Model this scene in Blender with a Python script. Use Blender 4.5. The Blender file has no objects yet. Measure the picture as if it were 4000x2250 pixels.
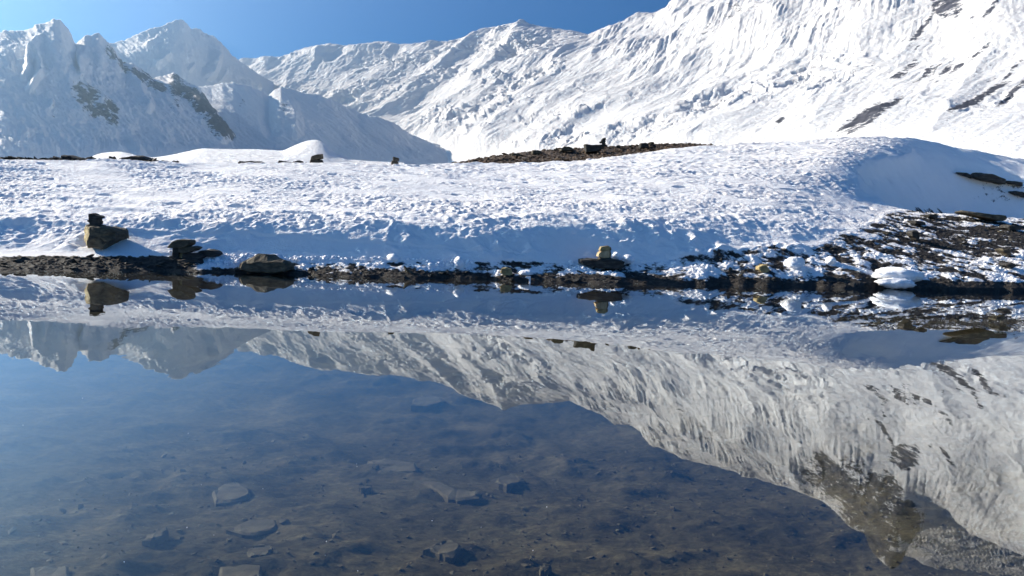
import bpy, bmesh, math, random
import numpy as np
from mathutils import Vector, Matrix

# ------------------------------------------------------------------ camera, sky, sun, exposure
scene = bpy.context.scene
COL = scene.collection
R = math.radians
PITCH, ROLL, FPX, EYE = R(5.336), R(2.45), 2910.0, 1.5
cp, sp, cr, sr = math.cos(PITCH), math.sin(PITCH), math.cos(ROLL), math.sin(ROLL)
UP0 = np.array((0, sp, cp)); RT0 = np.array((1.0, 0, 0)); FW = np.array((0, cp, -sp))
RT = RT0 * cr + UP0 * sr
UP = UP0 * cr - RT0 * sr
cam_data = bpy.data.cameras.new("camera")
cam = bpy.data.objects.new("camera", cam_data)
COL.objects.link(cam)
M = Matrix(((RT[0], UP[0], -FW[0], 0), (RT[1], UP[1], -FW[1], 0), (RT[2], UP[2], -FW[2], EYE), (0, 0, 0, 1)))
cam.matrix_world = M
cam_data.sensor_width = 36.0
cam_data.lens = 36.0 * FPX / 4000.0
cam_data.clip_start = 0.05
cam_data.clip_end = 60000.0
scene.camera = cam

SUN_EL, SUN_AHEAD = R(23.0), R(23.5)          # low sun from the left, a little ahead of the camera
SUN = Vector((-math.cos(SUN_EL) * math.cos(SUN_AHEAD), math.cos(SUN_EL) * math.sin(SUN_AHEAD), math.sin(SUN_EL)))
world = bpy.data.worlds.new("World")
scene.world = world
world.use_nodes = True
wn = world.node_tree
wn.nodes.clear()
sky = wn.nodes.new("ShaderNodeTexSky")
sky.sky_type = 'NISHITA'
sky.sun_disc = False
sky.sun_elevation = SUN_EL
sky.sun_rotation = math.atan2(SUN.x, SUN.y)
sky.altitude = 4900.0
sky.air_density = 1.3
sky.dust_density = 0.6
sky.ozone_density = 2.5
bg = wn.nodes.new("ShaderNodeBackground")
bg.inputs['Strength'].default_value = 0.05
wo = wn.nodes.new("ShaderNodeOutputWorld")
hs = wn.nodes.new("ShaderNodeHueSaturation")
hs.inputs['Saturation'].default_value = 1.6
hs.inputs['Hue'].default_value = 0.508
wn.links.new(sky.outputs[0], hs.inputs['Color'])
wn.links.new(hs.outputs[0], bg.inputs[0])
wn.links.new(bg.outputs[0], wo.inputs[0])

sun_data = bpy.data.lights.new("sun", 'SUN')
sun_data.energy = 5.0
sun_data.angle = R(0.5)
sun_data.color = (1.0, 0.885, 0.735)
sun = bpy.data.objects.new("sun", sun_data)
COL.objects.link(sun)
sun.rotation_euler = SUN.to_track_quat('Z', 'Y').to_euler()

scene.view_settings.view_transform = 'Standard'
scene.view_settings.look = 'None'
scene.view_settings.exposure = 1.32
scene.view_settings.gamma = 1.0
scene.view_settings.use_curve_mapping = False
scene.render.engine = 'CYCLES'
scene.cycles.max_bounces = 6
scene.cycles.diffuse_bounces = 3
scene.cycles.glossy_bounces = 3
scene.cycles.transparent_max_bounces = 8
scene.cycles.volume_bounces = 0
scene.cycles.use_denoising = True

# ------------------------------------------------------------------ helpers
def ray(x, y):
    """direction (with y component 1) seen at photo pixel x, y of the 4000 x 2250 frame"""
    u = (np.asarray(x, float) - 2000.0) / FPX
    v = (1125.0 - np.asarray(y, float)) / FPX
    d = RT[:, None] * np.atleast_1d(u) + UP[:, None] * np.atleast_1d(v) + FW[:, None]
    return d / d[1]

def pt(x, y, Y):
    d = ray(x, y)
    return np.array((d[0] * Y, d[1] * Y, EYE + d[2] * Y)).T.reshape(-1, 3)

def project(P):
    Q = np.asarray(P, float).reshape(-1, 3) - np.array((0, 0, EYE))
    w = Q @ FW
    return 2000.0 + FPX * (Q @ RT) / w, 1125.0 - FPX * (Q @ UP) / w

_rng = np.random.default_rng(7)
PERM = np.concatenate([_rng.permutation(256)] * 3).astype(np.int32)
GA = _rng.random(256) * 2 * np.pi
GX, GY = np.cos(GA), np.sin(GA)
RX, RY = _rng.random(256), _rng.random(256)

def noise(x, y, seed=0):
    x = np.asarray(x, float) + seed * 17.31; y = np.asarray(y, float) + seed * 9.77
    xf, yf = np.floor(x), np.floor(y)
    xi, yi = xf.astype(np.int64) & 255, yf.astype(np.int64) & 255
    fx, fy = x - xf, y - yf
    u = fx * fx * fx * (fx * (fx * 6 - 15) + 10); v = fy * fy * fy * (fy * (fy * 6 - 15) + 10)
    def g(i, j, dx, dy):
        h = PERM[PERM[(xi + i) & 255] + ((yi + j) & 255)]
        return GX[h] * dx + GY[h] * dy
    a = g(0, 0, fx, fy); b = g(1, 0, fx - 1, fy); c = g(0, 1, fx, fy - 1); d = g(1, 1, fx - 1, fy - 1)
    return ((a + (b - a) * u) * (1 - v) + (c + (d - c) * u) * v) * 1.45

def fbm(x, y, octs=4, seed=0, gain=0.5, lac=2.03):
    s, amp, tot = 0, 1.0, 0
    for i in range(octs):
        s = s + noise(x * lac ** i, y * lac ** i, seed + i * 3) * amp
        tot += amp; amp *= gain
    return s / tot

def ridged(x, y, octs=3, seed=0, gain=0.5, lac=2.1):
    s, amp, tot = 0, 1.0, 0
    for i in range(octs):
        s = s + (1 - 2 * np.abs(noise(x * lac ** i, y * lac ** i, seed + i * 5))) * amp
        tot += amp; amp *= gain
    return s / tot

def worley(x, y, seed=0):
    x = np.asarray(x, float) + seed * 5.3; y = np.asarray(y, float) + seed * 3.7
    xf, yf = np.floor(x), np.floor(y)
    f1 = np.full(x.shape, 9.0); f2 = np.full(x.shape, 9.0); idc = np.zeros(x.shape)
    for i in (-1, 0, 1):
        for j in (-1, 0, 1):
            cx, cy = xf + i, yf + j
            h = PERM[PERM[cx.astype(np.int64) & 255] + (cy.astype(np.int64) & 255)]
            d = np.hypot(cx + RX[h] - x, cy + RY[h] - y)
            nf = d < f1
            f2 = np.where(nf, f1, np.minimum(f2, d))
            idc = np.where(nf, h / 255.0, idc)
            f1 = np.where(nf, d, f1)
    return f1, f2, idc

def smooth(a, b, x):
    t = np.clip((x - a) / (b - a), 0, 1)
    return t * t * (3 - 2 * t)

def gauss1(a, n):
    if n < 1: return a
    k = np.exp(-0.5 * (np.arange(-3 * n, 3 * n + 1) / n) ** 2); k /= k.sum()
    return np.convolve(np.pad(a, 3 * n, mode='edge'), k, mode='valid')

def sheet(curves, ts, counts, soft, crease=None):
    """curves: rows of (photo x, photo y, depth) from near to far; returns the vertex grid and each row's curve parameter"""
    K = len(curves)
    Yk, Zk = np.zeros((K, len(ts))), np.zeros((K, len(ts)))
    for k, c in enumerate(curves):
        c = np.array(c, float)
        p = pt_multi(c)
        t = p[:, 0] / p[:, 1]
        o = np.argsort(t)
        Yk[k] = gauss1(np.interp(ts, t[o], p[o, 1]), soft[k]); Zk[k] = gauss1(np.interp(ts, t[o], p[o, 2]), soft[k])
    q = np.concatenate([np.linspace(k, k + 1, n, endpoint=False) for k, n in enumerate(counts)] + [[K - 1.0]])
    def ev(V):
        d = np.diff(V, axis=0)
        m = np.zeros_like(V)
        same = d[1:] * d[:-1] > 0
        m[1:-1] = np.where(same, 2 * d[1:] * d[:-1] / np.where(same, d[1:] + d[:-1], 1), 0)
        m[0], m[-1] = d[0], d[-1]
        me_ = m.copy()
        if crease: me_[crease] = d[crease - 1] * 1.15; m[crease] = d[crease]
        i = np.minimum(q.astype(int), K - 2); f = (q - i)[:, None]
        h00 = 2 * f**3 - 3 * f**2 + 1; h10 = f**3 - 2 * f**2 + f; h01 = -2 * f**3 + 3 * f**2; h11 = f**3 - f**2
        return h00 * V[i] + h10 * m[i] + h01 * V[i + 1] + h11 * me_[i + 1]
    Y, Z = ev(Yk), ev(Zk)
    return np.stack((ts[None, :] * Y, Y, Z), axis=-1), q

def pt_multi(c):
    d = ray(c[:, 0], c[:, 1])
    return np.stack((d[0] * c[:, 2], c[:, 2], EYE + d[2] * c[:, 2]), axis=-1)

def normals(P):
    du = np.gradient(P, axis=1); dv = np.gradient(P, axis=0)
    n = np.cross(du, dv)
    return n / np.maximum(np.linalg.norm(n, axis=-1, keepdims=True), 1e-9)

def put(o, **kw):
    for k, v in kw.items():
        if v is not None: o[k] = v
    if 'category' in o and 'kind' not in o: o['kind'] = 'thing'
    return o

def mesh_from(name, V, F4, mat, attrs=None, smooth_shade=True):
    me = bpy.data.meshes.new(name)
    V = np.ascontiguousarray(V, dtype=np.float32); F4 = np.ascontiguousarray(F4, dtype=np.int32)
    k = F4.shape[1]
    me.vertices.add(len(V)); me.vertices.foreach_set('co', V.ravel())
    me.loops.add(F4.size); me.loops.foreach_set('vertex_index', F4.ravel())
    me.polygons.add(len(F4))
    me.polygons.foreach_set('loop_start', np.arange(0, F4.size, k, dtype=np.int32))
    me.polygons.foreach_set('loop_total', np.full(len(F4), k, dtype=np.int32))
    me.polygons.foreach_set('use_smooth', np.full(len(F4), smooth_shade))
    for an, av in (attrs or {}).items():
        a = me.attributes.new(an, 'FLOAT', 'POINT')
        a.data.foreach_set('value', np.ascontiguousarray(av, dtype=np.float32).ravel())
    me.update(calc_edges=True)
    if mat: me.materials.append(mat)
    o = bpy.data.objects.new(name, me)
    COL.objects.link(o)
    return o

def grid_obj(name, P, mat, attrs=None):
    nv, nu = P.shape[:2]
    i = np.arange(nv * nu).reshape(nv, nu)
    F = np.stack((i[:-1, :-1], i[:-1, 1:], i[1:, 1:], i[1:, :-1]), axis=-1).reshape(-1, 4)
    return mesh_from(name, P.reshape(-1, 3), F, mat, attrs)

# ------------------------------------------------------------------ materials
class NT:
    def __init__(self, name):
        self.m = bpy.data.materials.new(name); self.m.use_nodes = True
        self.t = self.m.node_tree; self.t.nodes.clear()
    def n(self, typ, **kw):
        nd = self.t.nodes.new(typ)
        for k, v in kw.items():
            if k.startswith('i_'): nd.inputs[k[2:].replace('_', ' ')].default_value = v
            else: setattr(nd, k, v)
        return nd
    def l(self, a, b): self.t.links.new(a, b)
    def out(self, s):
        o = self.n('ShaderNodeOutputMaterial'); self.l(s, o.inputs['Surface']); return self.m
    def noise(self, scale, detail=3, rough=0.55, vec=None, map_scale=None):
        nd = self.n('ShaderNodeTexNoise'); nd.inputs['Scale'].default_value = scale
        nd.inputs['Detail'].default_value = detail; nd.inputs['Roughness'].default_value = rough
        g = self.n('ShaderNodeNewGeometry').outputs['Position'] if vec is None else vec
        if map_scale:
            mp = self.n('ShaderNodeMapping'); mp.inputs['Scale'].default_value = map_scale
            self.l(g, mp.inputs['Vector']); g = mp.outputs['Vector']
        self.l(g, nd.inputs['Vector'])
        return nd
    def ramp(self, src, stops):
        r = self.n('ShaderNodeValToRGB'); e = r.color_ramp.elements
        while len(e) < len(stops): e.new(0.5)
        for i, (p, c) in enumerate(stops):
            e[i].position = p; e[i].color = (*c, 1)
        self.l(src, r.inputs['Fac']); return r
    def math(self, op, a, b=None, clamp=False):
        nd = self.n('ShaderNodeMath', operation=op, use_clamp=clamp)
        for i, v in enumerate((a, b)):
            if v is None: continue
            if isinstance(v, (int, float)): nd.inputs[i].default_value = v
            else: self.l(v, nd.inputs[i])
        return nd.outputs[0]
    def mixc(self, f, a, b):
        nd = self.n('ShaderNodeMix', data_type='RGBA')
        self.l(f, nd.inputs[0])
        for i, v in ((6, a), (7, b)):
            if isinstance(v, tuple): nd.inputs[i].default_value = (*v, 1)
            else: self.l(v, nd.inputs[i])
        return nd.outputs[2]

def ground_material(name, snow_c, rock_stops, edge_scale, edge_amp, rock_scale, bump_scale, bump_dist, rock_rough=0.85, bump_strength=0.6):
    """snow and rock mixed by the point attribute 'rock', the border broken up by noise"""
    g = NT(name)
    at = g.n('ShaderNodeAttribute', attribute_name='rock')
    ne = g.noise(edge_scale, 4, 0.6)
    e = g.math('MULTIPLY', g.math('SUBTRACT', ne.outputs['Fac'], 0.5), edge_amp)
    f = g.math('ADD', at.outputs['Fac'], e)
    f = g.math('MULTIPLY', g.math('SUBTRACT', f, 0.42), 6.0, clamp=True)
    nr = g.noise(rock_scale, 5, 0.65)
    rc = g.ramp(nr.outputs['Fac'], rock_stops)
    ns = g.noise(edge_scale * 0.13, 3)
    sc = g.ramp(ns.outputs['Fac'], [(0.3, tuple(c * 0.96 for c in snow_c)), (0.7, snow_c)])
    c = g.mixc(f, sc.outputs[0], rc.outputs[0])
    b = g.n('ShaderNodeBsdfPrincipled')
    g.l(c, b.inputs['Base Color'])
    b.inputs['Roughness'].default_value = rock_rough
    b.inputs['Specular IOR Level'].default_value = 0.2
    nb = g.noise(bump_scale, 4, 0.6)
    bp = g.n('ShaderNodeBump'); bp.inputs['Strength'].default_value = bump_strength; bp.inputs['Distance'].default_value = bump_dist
    g.l(nb.outputs['Fac'], bp.inputs['Height']); g.l(bp.outputs[0], b.inputs['Normal'])
    return g.out(b.outputs[0])

SNOW = (0.93, 0.92, 0.905)
DARK_ROCK = [(0.25, (0.012, 0.012, 0.012)), (0.5, (0.035, 0.031, 0.027)), (0.75, (0.085, 0.073, 0.06))]
MAT_BANK = ground_material("snow_and_scree", SNOW, DARK_ROCK, 9.0, 0.55, 6.0, 22.0, 0.03)
MAT_MOUNTAIN = ground_material("mountain_snow_and_rock", (0.82, 0.82, 0.82), [(0.3, (0.034, 0.036, 0.047)), (0.5, (0.070, 0.072, 0.090)), (0.7, (0.130, 0.130, 0.148))],
                               0.05, 1.25, 0.02, 0.05, 9.0, 0.9, 0.7)

def water_material():
    g = NT("lake_water")
    ge = g.n('ShaderNodeNewGeometry')
    dt = g.n('ShaderNodeVectorMath', operation='DOT_PRODUCT')
    g.l(ge.outputs['Incoming'], dt.inputs[0]); g.l(ge.outputs['Normal'], dt.inputs[1])
    c = g.math('SUBTRACT', 1.0, g.math('ABSOLUTE', dt.outputs['Value']))
    fr = g.math('ADD', g.math('MULTIPLY', g.math('POWER', c, 3.8), 0.985), 0.004, clamp=True)   # mirror share of the surface, the same from above and below
    gl = g.n('ShaderNodeBsdfGlossy'); gl.inputs['Roughness'].default_value = 0.0
    gl.inputs['Color'].default_value = (0.93, 0.97, 1, 1)
    tr = g.n('ShaderNodeBsdfTransparent'); tr.inputs['Color'].default_value = (0.80, 0.80, 0.74, 1)
    n1 = g.noise(1.0, 2, 0.5, map_scale=(5.0, 1.2, 1.0)); n2 = g.noise(1.0, 1, 0.5, map_scale=(0.6, 0.35, 1.0))
    n3 = g.noise(0.35, 2, 0.5)
    rip = g.math('MULTIPLY', g.math('SUBTRACT', n3.outputs['Fac'], 0.38, clamp=True), 1.6)
    h = g.math('ADD', g.math('MULTIPLY', n1.outputs['Fac'], rip), n2.outputs['Fac'])
    bp = g.n('ShaderNodeBump'); bp.inputs['Strength'].default_value = 1.0; bp.inputs['Distance'].default_value = 0.0021
    g.l(h, bp.inputs['Height']); g.l(bp.outputs[0], gl.inputs['Normal'])
    mx = g.n('ShaderNodeMixShader')
    g.l(fr, mx.inputs[0]); g.l(tr.outputs[0], mx.inputs[1]); g.l(gl.outputs[0], mx.inputs[2])
    return g.out(mx.outputs[0])
MAT_WATER = water_material()

def stone_material(name, stops, scale=5.0, bump=0.02, streak=(1, 1, 1), rough=0.85):
    g = NT(name)
    tc = g.n('ShaderNodeTexCoord').outputs['Object']
    nr = g.noise(scale, 6, 0.65, vec=tc, map_scale=streak)
    c = g.ramp(nr.outputs['Fac'], stops)
    n2 = g.noise(scale * 6, 4, 0.6, vec=tc, map_scale=streak)
    h = g.math('ADD', nr.outputs['Fac'], g.math('MULTIPLY', n2.outputs['Fac'], 0.5))
    b = g.n('ShaderNodeBsdfPrincipled'); g.l(c.outputs[0], b.inputs['Base Color'])
    b.inputs['Roughness'].default_value = rough; b.inputs['Specular IOR Level'].default_value = 0.25
    bp = g.n('ShaderNodeBump'); bp.inputs['Strength'].default_value = 0.7; bp.inputs['Distance'].default_value = bump
    g.l(h, bp.inputs['Height']); g.l(bp.outputs[0], b.inputs['Normal'])
    return g.out(b.outputs[0])

# ------------------------------------------------------------------ the snow bank across the lake
def cols(lo, hi, n, pad, npad):
    a = np.linspace(lo, hi, n)
    return np.concatenate((np.linspace(lo - pad, lo, npad, endpoint=False), a, np.linspace(hi, hi + pad, npad + 1)[1:]))

WL = [(-700, 1048), (0, 1062), (600, 1062), (1000, 1068), (1500, 1085), (2000, 1097), (2500, 1112), (3000, 1120), (3400, 1126), (4000, 1146), (4700, 1170)]
def wl_depth(x, y):
    d = ray(x, y); return float(-EYE / d[2][0])
_wx = np.arange(-700, 4701, 16.0)
_wy = np.interp(_wx, [a for a, b in WL], [b for a, b in WL]) + 5.0 * noise(_wx / 170, 0 * _wx, 3) + 3.0 * noise(_wx / 60, 0 * _wx, 5)
B1 = [(float(x), float(y), wl_depth(x, y)) for x, y in zip(_wx, _wy)]
B2 = [(-700, 965, 16), (0, 985, 16.9), (500, 985, 17.1), (1000, 1018, 17.8), (1500, 1026, 18.1), (2000, 1035, 18.9), (2500, 1045, 19.9), (3000, 1010, 21.3), (3300, 1000, 22.5), (3500, 1000, 23), (3700, 1000, 24), (4000, 1000, 25), (4700, 1020, 26)]
B3 = [(-700, 860, 17.2), (0, 880, 18.15), (500, 885, 18.3), (1000, 890, 18.75), (1500, 885, 19.15), (2000, 880, 20.2), (2500, 880, 21.6), (3000, 880, 24), (3300, 900, 25.0), (3500, 900, 26.2), (3700, 850, 31), (4000, 850, 32), (4700, 880, 33)]
B4 = [(-700, 740, 20), (0, 760, 21.3), (1000, 760, 22), (1500, 760, 23.5), (2000, 760, 25.5), (2500, 760, 27), (3000, 740, 30), (3300, 735, 34), (3500, 740, 40), (3700, 740, 44), (4000, 740, 45), (4700, 780, 47)]
B5 = [(-700, 610, 24), (0, 622, 25.5), (600, 631, 26.5), (1000, 637, 28.5), (1500, 640, 31), (1850, 638, 34), (2010, 636, 35.2), (2150, 634, 36.4), (2350, 620, 39), (2500, 597, 41.5), (2620, 580, 43.3), (2700, 571, 44.5), (3000, 555, 49), (3300, 541, 53), (3510, 531, 56), (3600, 545, 57), (3700, 566, 58), (3850, 592, 59.5), (4000, 624, 61), (4700, 690, 66)]
B45 = [(-700, 660, 22.6), (0, 680, 23.8), (1000, 690, 25.2), (1500, 690, 27.2), (2000, 685, 30.2), (2500, 660, 34), (3000, 630, 39), (3300, 620, 44), (3500, 625, 49), (3600, 640, 51), (3700, 655, 52.5), (3850, 670, 53.5), (4000, 685, 54), (4700, 740, 58)]
ts_bank = cols(-0.72, 0.74, 1020, 0.28, 30)
Pb, qb = sheet([B1, B2, B3, B4, B45, B5], ts_bank, [60, 85, 90, 120, 105], [1, 25, 25, 25, 22, 14])
# the part below the water in front, and the far side behind the crest
front = Pb[:1].copy(); fr2 = front.copy()
fr2[..., 1] -= 2.5; fr2[..., 0] = ts_bank * fr2[..., 1]; fr2[..., 2] = -0.45
rowsF = np.concatenate([fr2 + (front - fr2) * f for f in np.linspace(0, 1, 7)[:-1]])
ridge = Pb[-1:].copy()
back = []
for i, f in enumerate(np.linspace(0, 1, 26)[1:]):
    b = ridge.copy(); dY = ridge[..., 1] * 0.55 * f
    b[..., 1] = ridge[..., 1] + dY; b[..., 0] = ts_bank * b[..., 1]
    b[..., 2] = ridge[..., 2] - dY * (0.01 + 0.42 * f)
    back.append(b)
Pb = np.concatenate([rowsF, Pb] + back)
qb = np.concatenate((np.linspace(-1, 0, 7)[:-1], np.where(qb > 3, 3 + (qb - 3) / 2, qb), 4 + np.linspace(0, 1, 26)[1:]))
for _ in range(2):                                   # soften the breaks of slope along each column
    S = Pb.copy(); S[1:-1] = (Pb[:-2] + 2 * Pb[1:-1] + Pb[2:]) / 4
    w = np.where((qb > 0.3) & (qb < 3.8), 1.0, 0.0)[:, None, None]; Pb = Pb * (1 - w) + S * w
X, Y, Z = Pb[..., 0].copy(), Pb[..., 1].copy(), Pb[..., 2].copy()
pxb, pyb = project(Pb); pxb = pxb.reshape(X.shape); pyb = pyb.reshape(X.shape)
Q = np.broadcast_to(qb[:, None], X.shape)

# spur lip: the crest between the sunlit slope and the hollow on the right
CREST = np.array([(3510, 531, 56), (3560, 570, 52.5), (3545, 612, 49.5), (3470, 645, 46), (3380, 668, 42.5), (3330, 700, 39), (3345, 760, 35), (3320, 820, 31.5), (3270, 880, 28), (3210, 930, 25.5), (3060, 985, 23.0)], float)
Cp = pt_multi(CREST)
best = np.full(X.shape, 1e9); side = np.zeros(X.shape)
for a, b in zip(Cp[:-1], Cp[1:]):
    ab = b[:2] - a[:2]; L2 = ab @ ab
    f = np.clip(((X - a[0]) * ab[0] + (Y - a[1]) * ab[1]) / L2, 0, 1)
    dx, dy = X - (a[0] + f * ab[0]), Y - (a[1] + f * ab[1])
    d = np.hypot(dx, dy); m = d < best
    best = np.where(m, d, best); side = np.where(m, np.sign(ab[0] * dy - ab[1] * dx), side)
sd = best * side                                     # positive to the right of the crest when walking towards the lake
taper = smooth(22, 33, Y) * (1 - smooth(56, 62, Y))
taper = smooth(31, 41, Y) * (1 - smooth(49, 56, Y))
scoop = -(smooth(0, 5.0, sd) * 3.3) * (1 - smooth(5, 19, sd)) * (sd > 0)
brow = np.where(sd > 0, 0.6 * np.exp(-(sd / 0.5) ** 2), 0.6 * np.exp(-(sd / 3.2) ** 2))
dz = (scoop + brow) * taper
Pmac = Pb.copy(); Pmac[..., 2] += dz
pxb, pyb = project(Pmac); pxb = pxb.reshape(X.shape); pyb = pyb.reshape(X.shape)
shade_side = smooth(0.0, 1.5, sd) * smooth(27, 34, Y)
onsnow = smooth(1.4, 2.2, Q)
# broad swells, hollows of the steep foot, sun cups, wind ripples
dz += 0.10 * fbm(X / 3.0, Y / 3.0, 3, 1) * smooth(1.0, 2.5, Q) * (1 + smooth(30, 60, Y))
footband = smooth(0.9, 1.35, Q) * (1 - smooth(2.0, 2.9, Q)) * smooth(3400, 3000, pxb)
lump = ridged(X / 0.9, Y / 0.7, 3, 11)
dz += footband * (0.13 * lump * smooth(-0.3, 0.4, fbm(X / 2.2, Y / 1.5, 2, 12)) + 0.06 * fbm(X / 0.35, Y / 0.35, 3, 4) * smooth(-0.4, 0.3, fbm(X / 1.3, Y / 0.8, 2, 15)) + 0.06 * fbm(X / 1.6, Y / 0.8, 2, 19))
calm = 1 - 0.78 * shade_side
far = 1 + 1.6 * smooth(22, 50, Y)
wx, wy = X + 0.06 * noise(X / 0.2, Y / 0.2, 3), Y + 0.06 * noise(X / 0.2, Y / 0.2, 13)
def grain(k):
    f1, f2, _ = worley(wx / (0.17 * k), wy / (0.17 * k), 2)
    return 0.026 * (np.minimum(f1, 0.8) ** 2 - 0.25) + 0.034 * fbm(X / 0.17 / k, Y / 0.14 / k, 3, 6, 0.66) + 0.026 * fbm(X / 0.7 / k, Y / 0.16 / k, 2, 7)
w_far = smooth(23, 34, Y)
cupgrain = grain(1.0) * (1 - w_far) + 1.7 * grain(2.0) * w_far
vary = (0.3 + 1.1 * smooth(-0.4, 0.35, fbm(X / 4.0, Y / 1.8, 4, 91))) * (0.75 + 0.3 * (1 - smooth(2.0, 3.3, Q)))
dz += 1.3 * vary * onsnow * calm * cupgrain
g1, g2, _ = worley(X / 0.7 + 0.3 * noise(X / 0.7, Y / 0.7, 9), Y / 0.6, 5)
dz += onsnow * calm * vary * (0.02 * (np.minimum(g1, 0.8) ** 2 - 0.3) + 0.03 * fbm(X / 0.6, Y / 0.4, 2, 17)) * (1 - 0.7 * smooth(2.6, 3.4, Q))
# scattered melt pits
h1, h2, hi = worley(X / 1.3 + 0.4 * noise(X, Y, 23), Y / 0.9, 27)
dz -= onsnow * calm * (hi > 0.7) * 0.10 * smooth(0.20, 0.05, h1) * far
tn = noise(X / 5.0, Y / 0.55 + 0.25 * X / 3, 8)
dz += onsnow * calm * 0.05 * np.sign(tn) * np.abs(tn) ** 0.6 * smooth(1400, 300, pxb)
# a thin ledge where two snow layers meet
ledge_py = np.interp(pxb[0], [-400, 250, 475, 700, 900, 1200, 1500, 1900, 2200], [900, 880, 905, 912, 921, 935, 958, 990, 1005])
led = pyb - ledge_py[None, :] + 5 * noise(X / 0.9, 0 * X, 14)
lm = smooth(-300, 100, pxb) * (1 - smooth(2000, 2200, pxb))
dz += lm * 0.05 * smooth(3, -3, led) * (1 - smooth(0, 160, -led))

# where bare ground shows
streak = fbm(X / 0.5 + Y * 0.2, Y / 0.42 - X * 0.2, 4, 21, 0.66)
blot = fbm(X / 1.7, Y / 1.0, 3, 25)
p = np.zeros(X.shape)
leftb = 1 - smooth(640, 900, pxb)
edge = 0.22 * blot + 0.10 * streak
p_left = smooth(1010 + 12, 1010 - 6, pyb * 0 + 1010 - (pyb - 1008) + 40 * edge)
p = np.where(Q < 1.6, leftb * smooth(-14, 10, pyb - 1008 + 70 * edge), 0)
strip = smooth(650, 950, pxb) * (1 - smooth(3000, 3300, pxb))
top_of_strip = np.interp(pxb, [700, 1000, 1500, 2000, 2500, 2800, 3000, 3300], [1020, 1022, 1022, 1020, 1030, 985, 965, 950])
bot_of_strip = np.interp(pxb, [700, 1000, 1500, 2000, 2500, 3000, 3300], [1040, 1055, 1062, 1072, 1088, 1090, 1098])
p = np.maximum(p, strip * (0.49 * smooth(-6, 10, pyb - top_of_strip) + 0.35 * smooth(-10, 8, pyb - bot_of_strip) + 0.75 * (0.6 * blot + 0.9 * streak)) * smooth(-6, 10, pyb - top_of_strip))
scree_top = np.interp(pxb, [2900, 3200, 3400, 3500, 3600, 3700, 4100, 4700], [1000, 950, 860, 815, 800, 815, 858, 880])
scree = smooth(2950, 3250, pxb) * smooth(-14, 30, pyb - scree_top)
heart = np.exp(-(((pxb - 3850) / 260) ** 2 + ((pyb - 930) / 75) ** 2)) * 0.24 - 0.16 * np.exp(-(((pxb - 3850) / 330) ** 2 + ((pyb - 1075) / 40) ** 2)) + 0.2 * np.exp(-(((pxb - 3100) / 260) ** 2 + ((pyb - 1085) / 26) ** 2))
p = np.maximum(p, scree * (0.52 + heart + 0.95 * streak + 0.8 * blot))
p = np.where(Q < 0.16, np.maximum(p, 0.85), p)  # dark ground at the waterline; on the right it paints shade under the ledge
ridge_dirt = smooth(4.04, 4.08, Q) * (1 - smooth(900, 1300, pxb)) * 0.9
p = np.maximum(p, ridge_dirt)
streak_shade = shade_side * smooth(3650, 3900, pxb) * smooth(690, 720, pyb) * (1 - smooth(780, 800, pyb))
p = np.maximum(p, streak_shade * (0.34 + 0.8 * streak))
rockb = np.clip(p, 0, 1)
snow_h = smooth(0.55, 0.30, rockb)
dz += (Q > 0.02) * smooth(2.8, 2.3, Q) * smooth(0.55, 0.2, rockb) * (scree * 0.05 + strip * smooth(1.5, 1.15, Q) * 0.07)
dz += (1 - snow_h) * (0.03 * fbm(X / 0.12, Y / 0.12, 2, 31) + 0.03 * ridged(X / 0.35, Y / 0.3, 2, 33)) * (Q > 0.0)
dz *= smooth(-0.02, 0.12, Q) * (1 - 0.85 * smooth(4.0, 4.1, Q))
# raised lip along the right shore; its dark rock colour stands for undercut shade
shore_lip = smooth(3250, 3420, pxb) * smooth(0.0, 0.02, Q) * (1 - smooth(0.5, 1.2, Q)) * 0.09
dz += shore_lip
dz = np.where(Q < 0, 0, dz)
Pb[..., 2] += dz
bank = put(grid_obj("snow_bank", Pb, MAT_BANK, {'rock': rockb}), kind='structure')

PROJ_B = np.stack(project(Pb), axis=-1); VB = Pb.reshape(-1, 3); QF = Q.ravel()
VIS = np.where((QF > -0.05) & (QF < 4.01))[0]
def on_bank(x, y):
    """the point of the bank that shows at photo pixel x, y"""
    d = np.hypot(PROJ_B[VIS, 0] - x, (PROJ_B[VIS, 1] - y) * 2)
    c = VIS[np.argsort(d)[:6]]
    return VB[c[np.argmin(VB[c, 1])]].copy()

# ------------------------------------------------------------------ lake bed and water
def axis(*segs):
    return np.concatenate([np.linspace(a, b, n, endpoint=False) for a, b, n in segs] + [[segs[-1][1]]])
bx = axis((-60, -14, 20), (-14, -4, 60), (-4, 4, 220), (4, 14, 60), (14, 60, 20))
by = axis((-25, 0, 24), (0, 2.2, 30), (2.2, 6.5, 180), (6.5, 12, 110), (12, 21, 60))
BX, BY = np.meshgrid(bx, by)
bz = -0.30 - 0.035 * np.clip(BY - 2, 0, 6) + 0.07 * fbm(BX / 1.0, BY / 0.9, 4, 41, 0.55) + 0.06 * np.maximum(ridged(BX / 0.55, BY / 0.35, 3, 42), 0) * smooth(-0.2, 0.35, fbm(BX / 0.9, BY / 0.6, 2, 47))
bz += 0.012 * ridged(BX / 0.09, BY / 0.05, 3, 44) + 0.010 * fbm(BX / 0.04, BY / 0.03, 2, 45)
bz = np.where(BY < 1.0, bz + (1.0 - BY) * 0.35 * smooth(1.0, -1.0, BY), bz)
bz = np.minimum(bz, 0.9)
far_rise = smooth(14.0, 21.0, BY) * 0.0
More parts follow.
